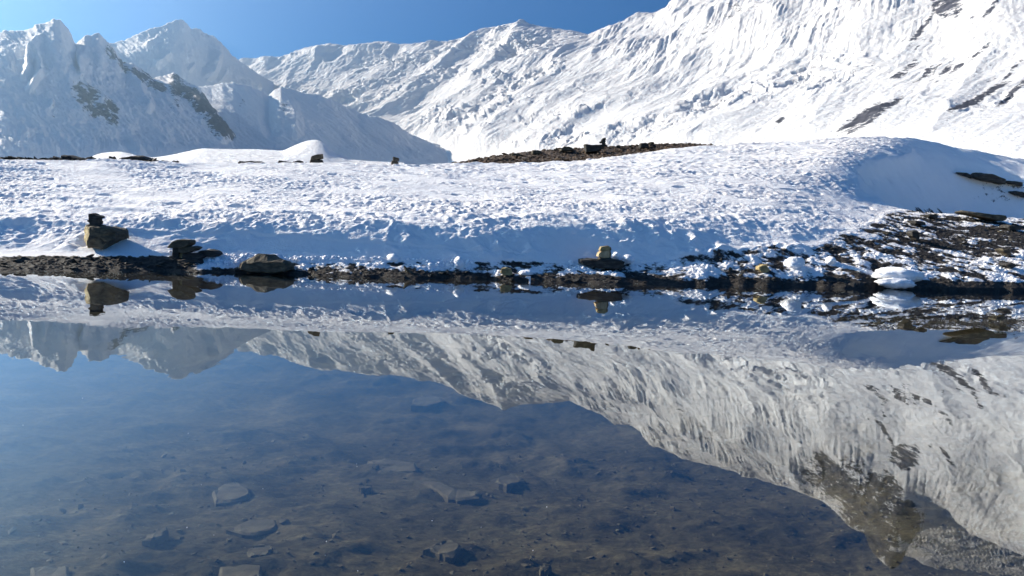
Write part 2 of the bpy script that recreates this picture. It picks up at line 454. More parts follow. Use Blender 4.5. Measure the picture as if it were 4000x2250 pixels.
def bed_material():
    g = NT("silty_bed")
    n1 = g.noise(1.6, 5, 0.6); n2 = g.noise(30.0, 4, 0.7, map_scale=(0.6, 1.0, 1.0))
    f = g.math('ADD', g.math('MULTIPLY', n1.outputs['Fac'], 0.55), g.math('MULTIPLY', n2.outputs['Fac'], 0.45))
    c = g.ramp(f, [(0.32, (0.028, 0.025, 0.016)), (0.5, (0.085, 0.075, 0.050)), (0.68, (0.18, 0.155, 0.10))])
    b = g.n('ShaderNodeBsdfPrincipled'); g.l(c.outputs[0], b.inputs['Base Color']); b.inputs['Roughness'].default_value = 0.95
    b.inputs['Specular IOR Level'].default_value = 0.0
    bp = g.n('ShaderNodeBump'); bp.inputs['Distance'].default_value = 0.012; bp.inputs['Strength'].default_value = 0.8
    g.l(n2.outputs['Fac'], bp.inputs['Height']); g.l(bp.outputs[0], b.inputs['Normal'])
    return g.out(b.outputs[0])
MAT_BED = bed_material()
bed = put(grid_obj("lake_bed", np.stack((BX, BY, bz), -1), MAT_BED), kind='structure')
def bed_z(x, y):
    i = int(np.argmin(abs(by - y))); j = int(np.argmin(abs(bx - x)))
    return float(bz[i, j])
WV = np.array([(-60, -14, 0), (60, -14, 0), (60, 30, 0), (-60, 30, 0)], float)
water = put(mesh_from("water", WV, np.array([[0, 1, 2, 3]]), MAT_WATER, smooth_shade=False), kind='structure')
fl = np.array([(-4000, -1200, -60), (5500, -1200, -60), (5500, 8800, -60), (-4000, 8800, -60)], float)
put(mesh_from("valley_floor", fl, np.array([[0, 1, 2, 3]]), MAT_MOUNTAIN, {'rock': np.zeros(4)}), kind='structure')

# ------------------------------------------------------------------ mountains
def mirror(u, v):
    """photo pixel of the real thing whose far reflection shows at u, v"""
    d = ray(u, v); d[2] = -d[2]
    P = np.stack((d[0] * 1e6, d[1] * 1e6, EYE + d[2] * 1e6), -1)
    a, b = project(P); return float(a[0]), float(b[0])

def with_depth(line, dx, dY):
    return [(x, y, float(np.interp(x, dx, dY))) for x, y in line]

def behind(c, fy, drop):
    out = []
    for x, y, Yd in c:
        p = pt(x, y, Yd)[0]; Y2 = Yd * fy
        q = np.array((p[0] * fy, Y2, max(p[2] - drop * (Y2 - Yd), -60)))
        a, b = project(q); out.append((float(a[0]), float(b[0]), Y2))
    return out

def masks(px, py, blobs):
    m = np.zeros(px.shape)
    for cx, cy, rx, ry, ang, s in blobs:
        c, sn = math.cos(R(ang)), math.sin(R(ang))
        u = ((px - cx) * c + (py - cy) * sn) / rx; v = (-(px - cx) * sn + (py - cy) * c) / ry
        m = np.maximum(m, s * np.exp(-(u * u + v * v) ** 1.5))
    return m

# --- the great sunlit face on the right
RIDGE_R = [(780, 330), (900, 270), (950, 250), (962, 243), (985, 246), (1050, 236), (1120, 215), (1180, 190), (1240, 180), (1290, 172), (1340, 178), (1420, 176), (1480, 166), (1515, 164), (1560, 176), (1640, 174), (1720, 168), (1780, 156), (1830, 138), (1900, 112), (1960, 103), (2020, 92), (2080, 104), (2150, 116), (2230, 122), (2298, 136), (2340, 118), (2380, 98), (2450, 84), (2500, 66), (2560, 58), (2620, 22)]
RIDGE_R += [mirror(x, y) for x, y in [(2666, 1786), (2832, 1825), (2970, 1867), (3135, 1919), (3218, 1952), (3273, 2002), (3320, 2050), (3378, 2074), (3411, 2140), (3455, 2195), (3483, 2212), (3511, 2190), (3545, 2120), (3599, 2060), (3640, 2052), (3687, 2046), (3760, 2070), (3825, 2096), (4000, 2168)]]
RIDGE_R += [(4700, -520)]
RR = with_depth(RIDGE_R, [780, 950, 2000, 2740, 3480, 4000, 4700], [8100, 7900, 6900, 5800, 4700, 4000, 3200])
R0 = [(780, 640, 6300), (1500, 700, 4800), (2000, 720, 3300), (3000, 760, 2000), (4000, 860, 1100), (4700, 900, 900)]
R1 = [(780, 500, 7000), (1300, 500, 6100), (1600, 535, 5400), (1850, 562, 4600), (2100, 578, 3800), (2600, 548, 3000), (3100, 540, 2500), (3600, 560, 1900), (4000, 620, 1500), (4700, 660, 1200)]
R2 = [(780, 440, 7400), (1300, 395, 6900), (1600, 395, 6300), (2000, 350, 5500), (2500, 330, 4500), (3000, 300, 3700), (3500, 300, 3000), (4000, 340, 2400), (4700, 360, 1900)]
R3 = [(780, 380, 7800), (950, 290, 7700), (1300, 265, 7400), (1600, 255, 7050), (2000, 205, 6300), (2300, 220, 5700), (2500, 190, 5300), (3000, 40, 4500), (3500, 0, 3800), (4000, 0, 3200), (4700, 0, 2600)]
ts_r = cols(-0.40, 0.74, 1180, 0.14, 20)
P, q = sheet([R0, R1, R2, R3, RR, behind(RR, 1.1, 0.55)], ts_r, [20, 110, 130, 140, 10], [20, 20, 20, 20, 0, 4], 4)
N = normals(P); X, Y, Z = P[..., 0], P[..., 1], P[..., 2]
px, py = project(P); px = px.reshape(X.shape); py = py.reshape(X.shape); Q = np.broadcast_to(q[:, None], X.shape)
ca, sa = 0.673, -0.74
A = X * ca + Y * sa; B = Z * 1.7
AF = X * 0.883 - Y * 0.468 + 5 * noise(X / 120, Z / 200, 58)
A = A + 50 * noise(X / 500, Z / 300, 51) + 25 * noise(A / 120, B / 120, 52)
near = np.clip(Y / 4500, 0.35, 1.3)
flute_zone = masks(px, py, [(2480, 180, 260, 110, 20, 1.0), (2750, 130, 300, 150, 0, 1.0), (3050, 60, 380, 200, 0, 0.9), (3400, -80, 450, 260, 0, 0.9), (3850, -150, 350, 300, 0, 0.7)])
calm = smooth(-0.15, 0.25, fbm(A / 500, B / 420, 3, 53))
serac_zone = np.clip(masks(px, py, [(1700, 560, 260, 30, -5, 1.0), (2300, 545, 500, 34, -3, 1.0), (2900, 500, 500, 40, -4, 1.0), (3600, 520, 500, 40, -20, 0.7), (1500, 320, 500, 80, -18, 0.9), (2020, 230, 200, 120, 30, 1.0), (1900, 420, 300, 130, -40, 0.9), (2150, 500, 420, 60, -5, 1.0), (2750, 450, 420, 90, -15, 1.0), (3200, 330, 300, 90, -35, 1.0), (2400, 330, 160, 120, 0, 0.35), (3500, 420, 420, 60, -25, 0.7)]) + 0.10, 0, 1)
D = 60 * ridged(A / 620, B / 1500, 2, 54) * near
D += (3 + 14 * smooth(0.0, 0.4, fbm(A / 700, B / 500, 2, 59))) * ridged(A / 150, B / 900, 3, 55) * near
D += (11 * ridged(AF / 110, B / 1300, 2, 56) + 10.5 * ridged(AF / 33, B / 900, 2, 57, 0.6)) * (0.25 + 0.9 * smooth(-0.25, 0.25, fbm(A / 420, B / 300, 3, 96))) * flute_zone * near
w1, w2, wi = worley(A / 150 + 0.4 * noise(A / 90, B / 90, 60), B / 110, 61)
v1, v2, vi = worley(A / 62, B / 46, 62)
sz = serac_zone * (0.12 + 0.88 * calm)
D += sz * near * (40 * (wi - 0.5) * smooth(0.0, 0.12, w2 - w1) + 22 * (vi - 0.5) * smooth(0.0, 0.15, v2 - v1))
D += near * (10 * fbm(A / 70, B / 60, 4, 64, 0.6) * (0.15 + sz) + 5 * fbm(A / 30, B / 90, 2, 68))
fade = smooth(0.5, 1.2, Q) * (1 - 0.75 * smooth(3.8, 4.0, Q)) * (1 - smooth(4.0, 4.3, Q))
u1, u2, ui = worley(A / 34 + 0.5 * noise(A / 40, B / 40, 63), B / 26, 66)
D += sz * near * 10 * (ui - 0.5) * smooth(0.0, 0.2, u2 - u1)
D = D * fade
PD = P + N * D[..., None]
PD[..., 2] += 9 * near * fbm(A / 60, A * 0, 3, 77, 0.6) * smooth(3.6, 4.0, Q)
ND = normals(PD)
peak_rock = [(*mirror(u, v), a_, b_, -g_, s_) for u, v, a_, b_, g_, s_ in [(3300, 1880, 170, 80, 40, 1.1), (3390, 1990, 140, 110, 40, 1.2), (3440, 2090, 70, 110, 0, 1.2), (3240, 1800, 110, 50, 30, 0.9), (3190, 1850, 80, 45, 30, 0.8), (3530, 2010, 60, 100, -30, 1.1), (3490, 2170, 40, 60, 0, 1.2), (3450, 1900, 120, 70, 40, 1.0), (3340, 1790, 80, 40, 30, 0.7)]]
rk = masks(px, py, peak_rock + [ (3700, 20, 75, 70, -50, 1.0), (3740, 45, 40, 60, 0, 0.8), (3600, 130, 16, 110, 35, 0.8), (3380, 490, 130, 34, -28, 0.95), (3480, 440, 70, 18, -30, 0.8), (3830, 400, 190, 16, -28, 0.85), (3960, 380, 110, 14, -38, 0.85), (3700, 300, 60, 14, -40, 0.75), (3880, 60, 90, 12, -45, 0.7), (3560, 270, 50, 12, -40, 0.7), (3840, 230, 90, 14, -45, 0.7), (3960, 300, 70, 12, -45, 0.8), (3050, 490, 30, 16, -30, 0.7), (2790, 130, 90, 40, -10, 0.45), (2900, 60, 140, 40, -10, 0.5), (3020, 20, 150, 60, 0, 0.45)])
C1 = X * 0.55 - Y * 0.83
band = smooth(0.16, 0.34, fbm(C1 / 75 + 0.5 * noise(Z / 90, C1 / 300, 93), Z / 260, 4, 94, 0.6)) * masks(px, py, [(3650, 260, 420, 200, -25, 1.0), (3900, 380, 260, 90, -25, 0.9), (3250, 60, 260, 90, 0, 0.4)])
rk = np.maximum(rk, 0.7 * band)
steep = smooth(0.62, 0.38, ND[..., 2])
rn = fbm(A / 55, B / 90, 5, 71, 0.68)
rock = np.clip(rk * (0.8 + 0.9 * rn) + 0.45 * steep * smooth(2600, 3300, px) * (0.4 + rn) + 0.12 * steep, 0, 1)
face = put(grid_obj("mountain", PD, MAT_MOUNTAIN, {'rock': rock}), kind='structure', label="broad sunlit snow mountain face with ice falls and grey rock, rising out of frame at right")

def mountain(curves, lo, hi, n, counts, soft, amp, scale, blobs, ribs, label, seed, ridge_k, name="mountain", rock_k=1.0, contour=(0.7, 0.7)):
    ts = cols(lo, hi, n, 0.02, 4)
    P, q = sheet(curves, ts, counts, soft, ridge_k if rock_k > 0 else None)
    N = normals(P); X, Y, Z = P[..., 0], P[..., 1], P[..., 2]
    px, py = project(P); px = px.reshape(X.shape); py = py.reshape(X.shape); Q = np.broadcast_to(q[:, None], X.shape)
    A = X * contour[0] + Y * contour[1]; B = Z * 1.2
    A = A + 0.25 * scale * noise(X / scale / 2.5, Z / scale / 2, seed) + 0.05 * scale * noise(A / scale * 3, B / scale * 3, seed + 1)
    D = amp * (0.75 * ridged(A / scale, B / scale / 2.2, 5, seed + 2, 0.55) + 0.35 * ridged(A / scale * 2.9 + 0.3 * B / scale, B / scale * 1.3, 3, seed + 4, 0.6) + 0.32 * fbm(A / scale * 6, B / scale * 5, 5, seed + 6, 0.74) + 0.10 * ridged(A / scale * 12, B / scale * 2.2, 2, seed + 9))
    for line, wdt, h in ribs:                                    # buttresses standing out of the face
        l = np.array(line, float)
        bd = np.full(px.shape, 1e9)
        for a, b in zip(l[:-1], l[1:]):
            ab = b - a; f = np.clip(((px - a[0]) * ab[0] + (py - a[1]) * ab[1]) / (ab @ ab), 0, 1)
            bd = np.minimum(bd, np.hypot(px - a[0] - f * ab[0], py - a[1] - f * ab[1]) + 9 * np.abs(fbm(px / 26, py / 26, 3, seed + 12)))
        D += 0.42 * h * np.maximum(0, 1 - bd / wdt)
    rough = amp * (0.30 * ridged(A / scale * 5, B / scale * 2, 3, seed + 20, 0.6) + 0.22 * fbm(A / scale * 14, B / scale * 6, 3, seed + 23, 0.65) - 0.1)
    D *= smooth(0.1, 0.9, Q) * (1 - 0.95 * smooth(ridge_k - 0.55, ridge_k - 0.05, Q)) * (1 - smooth(ridge_k, ridge_k + 0.3, Q))
    PD = P + N * D[..., None]
    PD[..., 2] += rough * smooth(ridge_k - 0.6, ridge_k - 0.1, Q)
    ND = normals(PD)
    rk = masks(px, py, blobs)
    rn = fbm(A / scale * 6, B / scale * 4, 5, seed + 15, 0.68)
    rock = np.clip(rk * (0.8 + 0.9 * rn) + rock_k * 0.3 * smooth(0.5, 0.25, ND[..., 2]) * (0.5 + rn), 0, 1)
    return put(grid_obj(name, PD, MAT_MOUNTAIN, {'rock': rock}), kind='structure', label=label)

# --- the shaded mountain behind the right ridge: shows only in the water
S_R = [mirror(x, y) for x, y in [(3470, 1980), (3500, 2120), (3530, 2165), (3620, 2195), (3680, 2205), (3760, 2214), (3830, 2222), (3900, 2236), (4000, 2246), (4300, 2290)]]
SR = with_depth(S_R, [3400, 4400], [5600, 5200])
S0 = [(x, y + 520, Yd * 0.78) for x, y, Yd in SR]; S1 = [(x, y + 190, Yd * 0.9) for x, y, Yd in SR]
mountain([S0, S1, SR, behind(SR, 1.2, 0.5)], 0.535, 0.80, 240, [60, 60, 8], [6, 6, 0, 2], 95, 380, [(3800, -330, 200, 50, 20, 0.5)], [([(3690, -390), (3640, -330)], 30, 90), ([(3760, -390), (3730, -340)], 30, 80)],
         "shaded snow mountain behind the high right ridge, reflected at the lower right", 200, 2)

# --- far left peaks
P2R = [(300, 200), (430, 170), (488, 160), (520, 145), (560, 125), (608, 108), (640, 100), (660, 92), (680, 82), (700, 78), (718, 80), (728, 92), (745, 110), (780, 117), (810, 137), (835, 140), (860, 165), (880, 185), (900, 210), (930, 235), (960, 255), (1010, 290), (1060, 320)]
PR = with_depth(P2R, [300, 700, 1060], [5400, 6200, 7300])
mountain([[(300, 460, 4300), (700, 480, 5100), (1060, 480, 6200)], [(300, 310, 4800), (700, 290, 5600), (1060, 400, 6800)], PR, behind(PR, 1.15, 0.6)], -0.60, -0.345, 300, [50, 110, 8], [6, 6, 0, 2], 45, 480,
         [(800, 130, 40, 30, 40, 0.5), (720, 140, 40, 30, 30, 0.3)],
         [([(660, 105), (630, 130), (600, 165), (575, 195)], 20, 90), ([(830, 140), (850, 190), (810, 300)], 30, 150), ([(660, 235), (610, 268)], 18, 90), ([(700, 92), (705, 112)], 20, 70), ([(745, 260), (735, 275)], 14, 70), ([(870, 280), (850, 325)], 16, 80)],
         "distant hazy snow peak with bright ribs, between the left pyramid and the sunlit ridge", 300, 2, rock_k=0.4)
M1R = [(-700, 200), (-300, 170), (0, 128), (20, 124), (98, 122), (145, 98), (176, 93), (212, 75), (233, 80), (264, 111), (282, 145), (298, 176), (331, 137), (357, 140), (386, 129), (409, 155), (440, 181), (456, 212), (481, 248), (518, 248), (544, 264), (575, 290), (600, 305), (657, 295), (678, 280), (700, 300), (745, 331), (776, 342), (828, 414), (860, 455), (890, 497), (901, 528), (960, 575), (1050, 610), (1150, 640)]
MR = with_depth(M1R, [-700, 0, 217, 390, 700, 900, 1150], [2500, 3000, 3150, 3500, 3900, 3700, 3750])
mountain([[(-700, 660, 1500), (0, 650, 1800), (500, 650, 2300), (900, 650, 3000), (1150, 665, 3450)], [(-700, 560, 1800), (0, 565, 2050), (300, 575, 2350), (600, 580, 2750), (900, 598, 3200), (1150, 655, 3550)],
          [(-700, 350, 2150), (0, 340, 2500), (300, 370, 2750), (600, 430, 3150), (800, 490, 3400), (900, 575, 3300), (1150, 648, 3600)], MR, behind(MR, 1.2, 0.5)], -1.0, -0.30, 640, [12, 90, 100, 8], [8, 8, 8, 0, 2], 31, 240,
         [(320, 380, 70, 45, 20, 0.9), (360, 445, 55, 38, 10, 0.9), (420, 450, 40, 70, -25, 0.9), (440, 300, 40, 40, 0, 0.0), (470, 260, 60, 30, 50, 0.75), (570, 300, 70, 30, 40, 0.7), (690, 320, 40, 50, 0, 0.7), (430, 215, 45, 26, 55, 0.9), (480, 275, 60, 28, 45, 1.0), (540, 300, 50, 30, 40, 1.0), (610, 345, 60, 32, 20, 1.0), (690, 340, 36, 60, 0, 1.0), (745, 375, 40, 60, -40, 1.0), (800, 430, 50, 85, -35, 1.1), (860, 510, 80, 36, 32, 1.1), (850, 500, 70, 34, 30, 0.95), (680, 420, 45, 35, -40, 0.5), (60, 530, 70, 40, -40, 0.3), (200, 440, 20, 60, 0, 0.35), (210, 160, 60, 40, 0, 0.3)],
         [([(190, 110), (150, 160), (120, 220), (95, 310)], 24, 95), ([(140, 215), (155, 300), (115, 360)], 20, 70), ([(302, 200), (320, 250), (305, 310)], 22, 85), ([(420, 200), (500, 300), (570, 430)], 34, 60), ([(720, 350), (780, 430), (870, 540)], 30, 70), ([(195, 415), (190, 440)], 12, 40), ([(245, 90), (265, 120)], 14, 40)],
         "steep hazy snow pyramid in shade with grey rock walls, at the far left", 400, 3)
M3R = [(450, 420), (600, 385), (700, 352), (777, 341), (828, 336), (870, 326), (911, 323), (958, 331), (1009, 352), (1050, 372), (1072, 352), (1098, 339), (1128, 347), (1191, 362), (1242, 370), (1294, 388), (1333, 409), (1400, 440), (1488, 461), (1540, 481), (1602, 523), (1670, 554), (1768, 582), (1850, 612)]
M3 = with_depth(M3R, [450, 777, 1098, 1400, 1768, 1850], [4000, 4250, 4550, 4750, 4850, 4880])
mountain([[(450, 660, 3000), (1000, 660, 3400), (1400, 660, 3850), (1850, 640, 4500)], [(450, 585, 3250), (800, 575, 3500), (1100, 575, 3800), (1400, 590, 4200), (1700, 604, 4600), (1850, 622, 4700)], M3, behind(M3, 1.15, 0.35)], -0.56, -0.04, 460, [14, 130, 8], [8, 8, 0, 2], 26, 420,
         [(945, 410, 18, 40, 10, 0.5), (1105, 430, 22, 50, 5, 0.5), (1310, 455, 30, 20, 30, 0.4), (1430, 500, 60, 14, 35, 0.35)], [([(1060, 365), (1040, 450), (1060, 520)], 40, -60), ([(1100, 345), (1140, 430), (1150, 520)], 40, 50)],
         "rounded shaded snow shoulder tapering right in front of the sunlit face", 500, 2, rock_k=0.2)
HU = [(300, 640), (350, 622), (400, 604), (470, 598), (505, 606), (560, 628), (610, 628), (650, 618), (700, 609), (760, 592), (800, 587), (850, 590), (1000, 593), (1105, 600), (1150, 575), (1200, 556), (1240, 551), (1270, 566), (1300, 600), (1360, 632), (1450, 640)]
HC = with_depth(HU, [300, 800, 1450], [1500, 1700, 2000])
mountain([[(300, 690, 700), (1450, 700, 900)], [(300, 655, 1000), (800, 628, 1100), (1100, 628, 1200), (1250, 640, 1200), (1450, 660, 1300)], HC, behind(HC, 1.2, 0.25)], -0.60, -0.17, 260, [8, 60, 10], [8, 8, 2, 4], 5, 300, [], [], "low rounded glacier humps with sunlit crests behind the left bank", 600, 2, name="glacier", rock_k=0.0)

# ------------------------------------------------------------------ the air
hm = bpy.data.materials.new("thin_haze"); hm.use_nodes = True
ht = hm.node_tree; ht.nodes.clear()
hv = ht.nodes.new('ShaderNodeVolumePrincipled')
hv.inputs['Color'].default_value = (0.47, 0.74, 1.0, 1)
hv.inputs['Density'].default_value = 7.6e-5
hv.inputs['Anisotropy'].default_value = 0.8
ho = ht.nodes.new('ShaderNodeOutputMaterial'); ht.links.new(hv.outputs[0], ho.inputs['Volume'])
hx = np.array([(x, y, z) for z in (-70, 2600) for y in (-1500, 9400) for x in (-4300, 6000)], float)
haze = put(mesh_from("haze", hx, np.array([[0, 2, 3, 1], [4, 5, 7, 6], [0, 1, 5, 4], [2, 6, 7, 3], [0, 4, 6, 2], [1, 3, 7, 5]]), hm, smooth_shade=False), kind='stuff')

# ------------------------------------------------------------------ stones, cairns and lumps of snow
MAT_SLATE = stone_material("dark_slate", [(0.3, (0.016, 0.016, 0.016)), (0.5, (0.042, 0.040, 0.036)), (0.72, (0.10, 0.092, 0.08))], 4.0, 0.015, (1, 1, 3))
MAT_BROWN = stone_material("brown_stone", [(0.3, (0.03, 0.026, 0.019)), (0.5, (0.085, 0.073, 0.052)), (0.72, (0.19, 0.16, 0.10))], 4.0, 0.02, (1, 1, 2.5))
MAT_LICHEN = stone_material("ochre_lichen_stone", [(0.3, (0.15, 0.115, 0.055)), (0.5, (0.32, 0.25, 0.12)), (0.72, (0.50, 0.40, 0.19))], 5.0, 0.015, (1, 1, 2.0))
MAT_TAN = stone_material("tan_stone", [(0.3, (0.26, 0.19, 0.10)), (0.5, (0.46, 0.34, 0.19)), (0.72, (0.62, 0.48, 0.29))], 6.0, 0.015, (3, 3, 0.6))
MAT_RUST = stone_material("rusty_rubble", [(0.3, (0.025, 0.019, 0.014)), (0.5, (0.085, 0.055, 0.035)), (0.72, (0.17, 0.115, 0.07))], 5.0, 0.02)
MAT_SILT = stone_material("silted_slab", [(0.3, (0.055, 0.048, 0.033)), (0.5, (0.11, 0.096, 0.066)), (0.72, (0.165, 0.145, 0.10))], 6.0, 0.008)
MAT_SNOW = stone_material("clean_snow", [(0.2, (0.84, 0.86, 0.90)), (0.8, (0.92, 0.93, 0.94))], 7.0, 0.02, rough=0.7)

def clean(o_pts, sx, sy, ox, oy):
    return [(ox + u * sx, oy + v * sy) for u, v in o_pts]

def resample(poly, n):
    p = np.array(poly + [poly[0]], float)
    L = np.concatenate(([0], np.cumsum(np.hypot(*np.diff(p, axis=0).T))))
    t = np.linspace(0, L[-1], n, endpoint=False)
    t = np.sort(np.concatenate((t, L[:-1])))
    t = t[np.concatenate(([True], np.diff(t) > L[-1] / n * 0.3))]
    return np.stack((np.interp(t, L, p[:, 0]), np.interp(t, L, p[:, 1])), -1)

def solid(name, outline, mat, Y=None, thick=None, front=(0.14, 0.9), top=0.12, jag=0.03, parent=None, lat=0.0, seed=1, sink=3.0):
    """a stone whose silhouette from the lake follows OUTLINE (photo pixels): four rings of real depth, facetted and roughened"""
    poly = resample(outline, 26)
    yb = poly[:, 1].max(); cx = poly[:, 0].mean()
    if Y is None: Y = float(on_bank(cx, yb)[1])
    if mat is MAT_SNOW and name == 'snow_lump': front, top = (0.28, 0.74), 0.55
    low = poly[:, 1] > yb - 0.12 * np.ptp(poly[:, 1])
    poly[low, 1] += sink
    x0, x1 = poly[:, 0].min(), poly[:, 0].max(); y0, y1 = poly[:, 1].min(), poly[:, 1].max()
    wdt = (x1 - x0) * Y / FPX; hgt = (y1 - y0) * Y / FPX
    if thick is None: thick = 0.75 * wdt
    rng = np.random.default_rng(seed)
    base = pt(cx, y1, Y)[0]
    def ring(fl, fr, ft, dy, sc):
        q = poly.copy()
        q[:, 0] = np.clip(q[:, 0], x0 + fl * (x1 - x0), x0 + fr * (x1 - x0))
        q[:, 1] = np.maximum(q[:, 1], y0 + ft * (y1 - y0))
        c = np.array(((x0 + x1) / 2, (y0 + y1) / 2)); q = c + (q - c) * sc
        w = pt(q[:, 0], q[:, 1], Y)                       # silhouette plane, then moved in depth
        w[:, 1] += dy
        return w
    rings = [ring(front[0] + .02, front[1] - .02, top + 0.04, -0.5 * thick, 0.90), ring(front[0], front[1], top, -0.46 * thick, 0.99), ring(0, 1, 0, -0.10 * thick, 1.0), ring(0, 1, 0, 0.22 * thick, 1.0), ring(0.08, 0.93, 0.06, 0.5 * thick, 0.94)]
    # intermediate rings for relief
    full = [rings[0]]
    for a, b in zip(rings[:-1], rings[1:]):
        full += [a * 0.5 + b * 0.5, b]
    n = len(poly)
    V = np.concatenate(full + [full[0].mean(0, keepdims=True), full[-1].mean(0, keepdims=True)])
    sc = max(min(wdt, hgt), 0.02)
    d = np.stack([fbm(V[:, 0] / sc * 2.2 + V[:, 1] / sc * 1.1 + k * 7, V[:, 2] / sc * 2.2 + k * 3 + V[:, 1] / sc, 3, seed + k) for k in range(3)], -1)
    V = V + d * jag * sc * 2
    F = []
    for r in range(len(full) - 1):
        for i in range(n):
            j = (i + 1) % n
            F.append((r * n + i, r * n + j, (r + 1) * n + j, (r + 1) * n + i))
    ca, cb = len(V) - 2, len(V) - 1
    bm = bmesh.new()
    vs = [bm.verts.new(v - base) for v in V]
    for f in F: bm.faces.new([vs[k] for k in f])
    for i in range(n):
        j = (i + 1) % n
        bm.faces.new((vs[ca], vs[j], vs[i])); bm.faces.new((vs[cb], vs[(len(full) - 1) * n + i], vs[(len(full) - 1) * n + j]))
    bmesh.ops.recalc_face_normals(bm, faces=bm.faces)
    me = bpy.data.meshes.new(name); bm.to_mesh(me); bm.free()
    me.materials.append(mat)
    if mat is MAT_SNOW: me.polygons.foreach_set('use_smooth', [True] * len(me.polygons))
    o = bpy.data.objects.new(name, me); COL.objects.link(o)
    if parent is not None:
        o.parent = parent; o.location = Vector(base) - parent.location
    else: o.location = Vector(base)
    return o

def thing(name, label, cat, loc, group=None):
    o = bpy.data.objects.new(name, None); COL.objects.link(o); o.empty_display_size = 0.1
    o.location = Vector(loc)
    return put(o, label=label, category=cat, group=group)

K1 = (.30364, .30364, 280, 800); K2 = (.2329, .2329, 600, 900); K3 = (.2329, .2329, 2100, 900); K4 = (.3494, .3494, 1800, 500)
K5 = (.2329, .2329, 200, 560); K6 = (.2717, .2717, 950, 560); K7 = (.3795, .3795, 3400, 600); K8 = (.3106, .3106, 2700, 950); K9 = (.31056, .31056, 1500, 980)
def T(k, p): return clean(p, *k)

# left boulder in the snow, with its cairn
YB1 = float(on_bank(420, 966)[1]) + 0.1
o = solid("boulder", T(K1, [(185, 265), (280, 262), (400, 275), (600, 290), (650, 340), (675, 390), (640, 440), (530, 500), (480, 540), (380, 552), (270, 545), (230, 500), (185, 440), (175, 330)]), MAT_BROWN, YB1, 0.7, front=(0.26, 0.97), top=0.06, jag=0.085, seed=8)
put(o, label="angular brown boulder with a sunlit ochre left face, carrying a slate cairn", category="boulder")
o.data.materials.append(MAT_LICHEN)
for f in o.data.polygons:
    if f.normal.x < -0.35 and f.normal.z < 0.7: f.material_index = 1  # ochre lichen on left-facing facets, which also paints that side as sunlit
CT = "stone cairns"
c = thing("cairn", "small stack of thin dark slates on top of the angular brown boulder", "cairn", pt(430 - 60, 800 + 280 * .30364, YB1)[0], CT)
for i, p in enumerate([[(235, 262), (330, 248), (420, 265), (425, 285), (250, 282)], [(255, 225), (365, 225), (375, 250), (262, 255)], [(225, 203), (262, 190), (385, 212), (365, 230), (262, 228)], [(247, 165), (355, 165), (368, 203), (252, 198)], [(248, 120), (290, 105), (322, 125), (400, 150), (388, 166), (350, 172), (245, 170)]]):
    s_ = solid("cap_stone" if i == 4 else "base_stone" if i == 0 else "stone", T(K1, p), MAT_SLATE, YB1, 0.26, front=(0.05, 0.92), jag=0.05, parent=c, seed=20 + i, sink=1.0)
# leaning cairn at the water's edge
c = thing("cairn", "cairn at the water's edge with a wide tilted slab balanced on a dark pillar stone", "cairn", pt(700, 1043, 17.3)[0], CT)
for i, (p, m, th, lab) in enumerate([([(1380, 795), (1395, 722), (1500, 690), (1650, 680), (1740, 740), (1775, 800), (1500, 812)], MAT_SLATE, .55, None), ([(1310, 690), (1325, 540), (1425, 535), (1405, 600), (1398, 690)], MAT_SLATE, .2, "upright dark pillar stone"),
        ([(1402, 685), (1412, 620), (1455, 625), (1472, 688)], MAT_LICHEN, .16, "small ochre block catching the sun"), ([(1452, 690), (1462, 625), (1640, 615), (1730, 655), (1680, 690)], MAT_SLATE, .34, None), ([(1400, 606), (1420, 545), (1600, 530), (1665, 548), (1600, 590), (1490, 618)], MAT_BROWN, .36, None),
        ([(1270, 545), (1340, 470), (1415, 440), (1550, 450), (1580, 470), (1570, 495), (1490, 545), (1320, 552)], MAT_BROWN, .42, "wide tilted cap slab")]):
    s_ = solid(("base_stone", "pillar_stone", "stone", "stone", "slab_stone", "cap_stone")[i], T(K1, p), m, 17.3, th, front=(0.02, 0.97), top=0.05, jag=0.03, parent=c, seed=40 + i, sink=1.0)
    if lab: s_["label"] = lab
def lump(name, outline, mat, Y, thick, seed):
    p = np.array(outline, float); x0, x1 = p[:, 0].min(), p[:, 0].max(); y0, y1 = p[:, 1].min(), p[:, 1].max()
    cx = (x0 + x1) / 2
    if Y is None: Y = float(on_bank(cx, y1)[1])
    base = pt(cx, y1, Y)[0]; rx = (x1 - x0) * Y / FPX / 2; hz = (y1 - y0) * Y / FPX
    bm = bmesh.new(); bmesh.ops.create_icosphere(bm, subdivisions=4, radius=1.0)
    V = np.array([v.co[:] for v in bm.verts])
    k_ = 1.0 / hz
    n1 = fbm(V[:, 0] * rx * k_ + seed + V[:, 1], V[:, 2] * 0.6 + V[:, 1] * 0.7, 4, seed, 0.6); n2 = ridged(V[:, 0] * rx * k_ * 2 + V[:, 1], V[:, 2] * 1.1 - V[:, 1], 2, seed + 3)
    V = V * (1 + 0.5 * n1 + 0.16 * n2)[:, None]
    V = V * np.array((rx, thick * 0.5, hz * 0.6)) + np.array((0, 0, hz * 0.2))
    for v, c_ in zip(bm.verts, V): v.co = c_
    me = bpy.data.meshes.new(name); bm.to_mesh(me); bm.free(); me.materials.append(mat)
    me.polygons.foreach_set('use_smooth', [True] * len(me.polygons))
    o = bpy.data.objects.new(name, me); COL.objects.link(o); o.location = Vector(base)
    return o
def rock(name, lab, cat, k, p, mat, Y=None, th=None, group=None, **kw):
    if name == 'snow_lump': return put(lump(name, T(k, p), mat, Y, th, kw.get('seed', 1)), label=lab, category=cat)
    return put(solid(name, T(k, p), mat, Y, th, **kw), label=lab, category=cat, group=group)
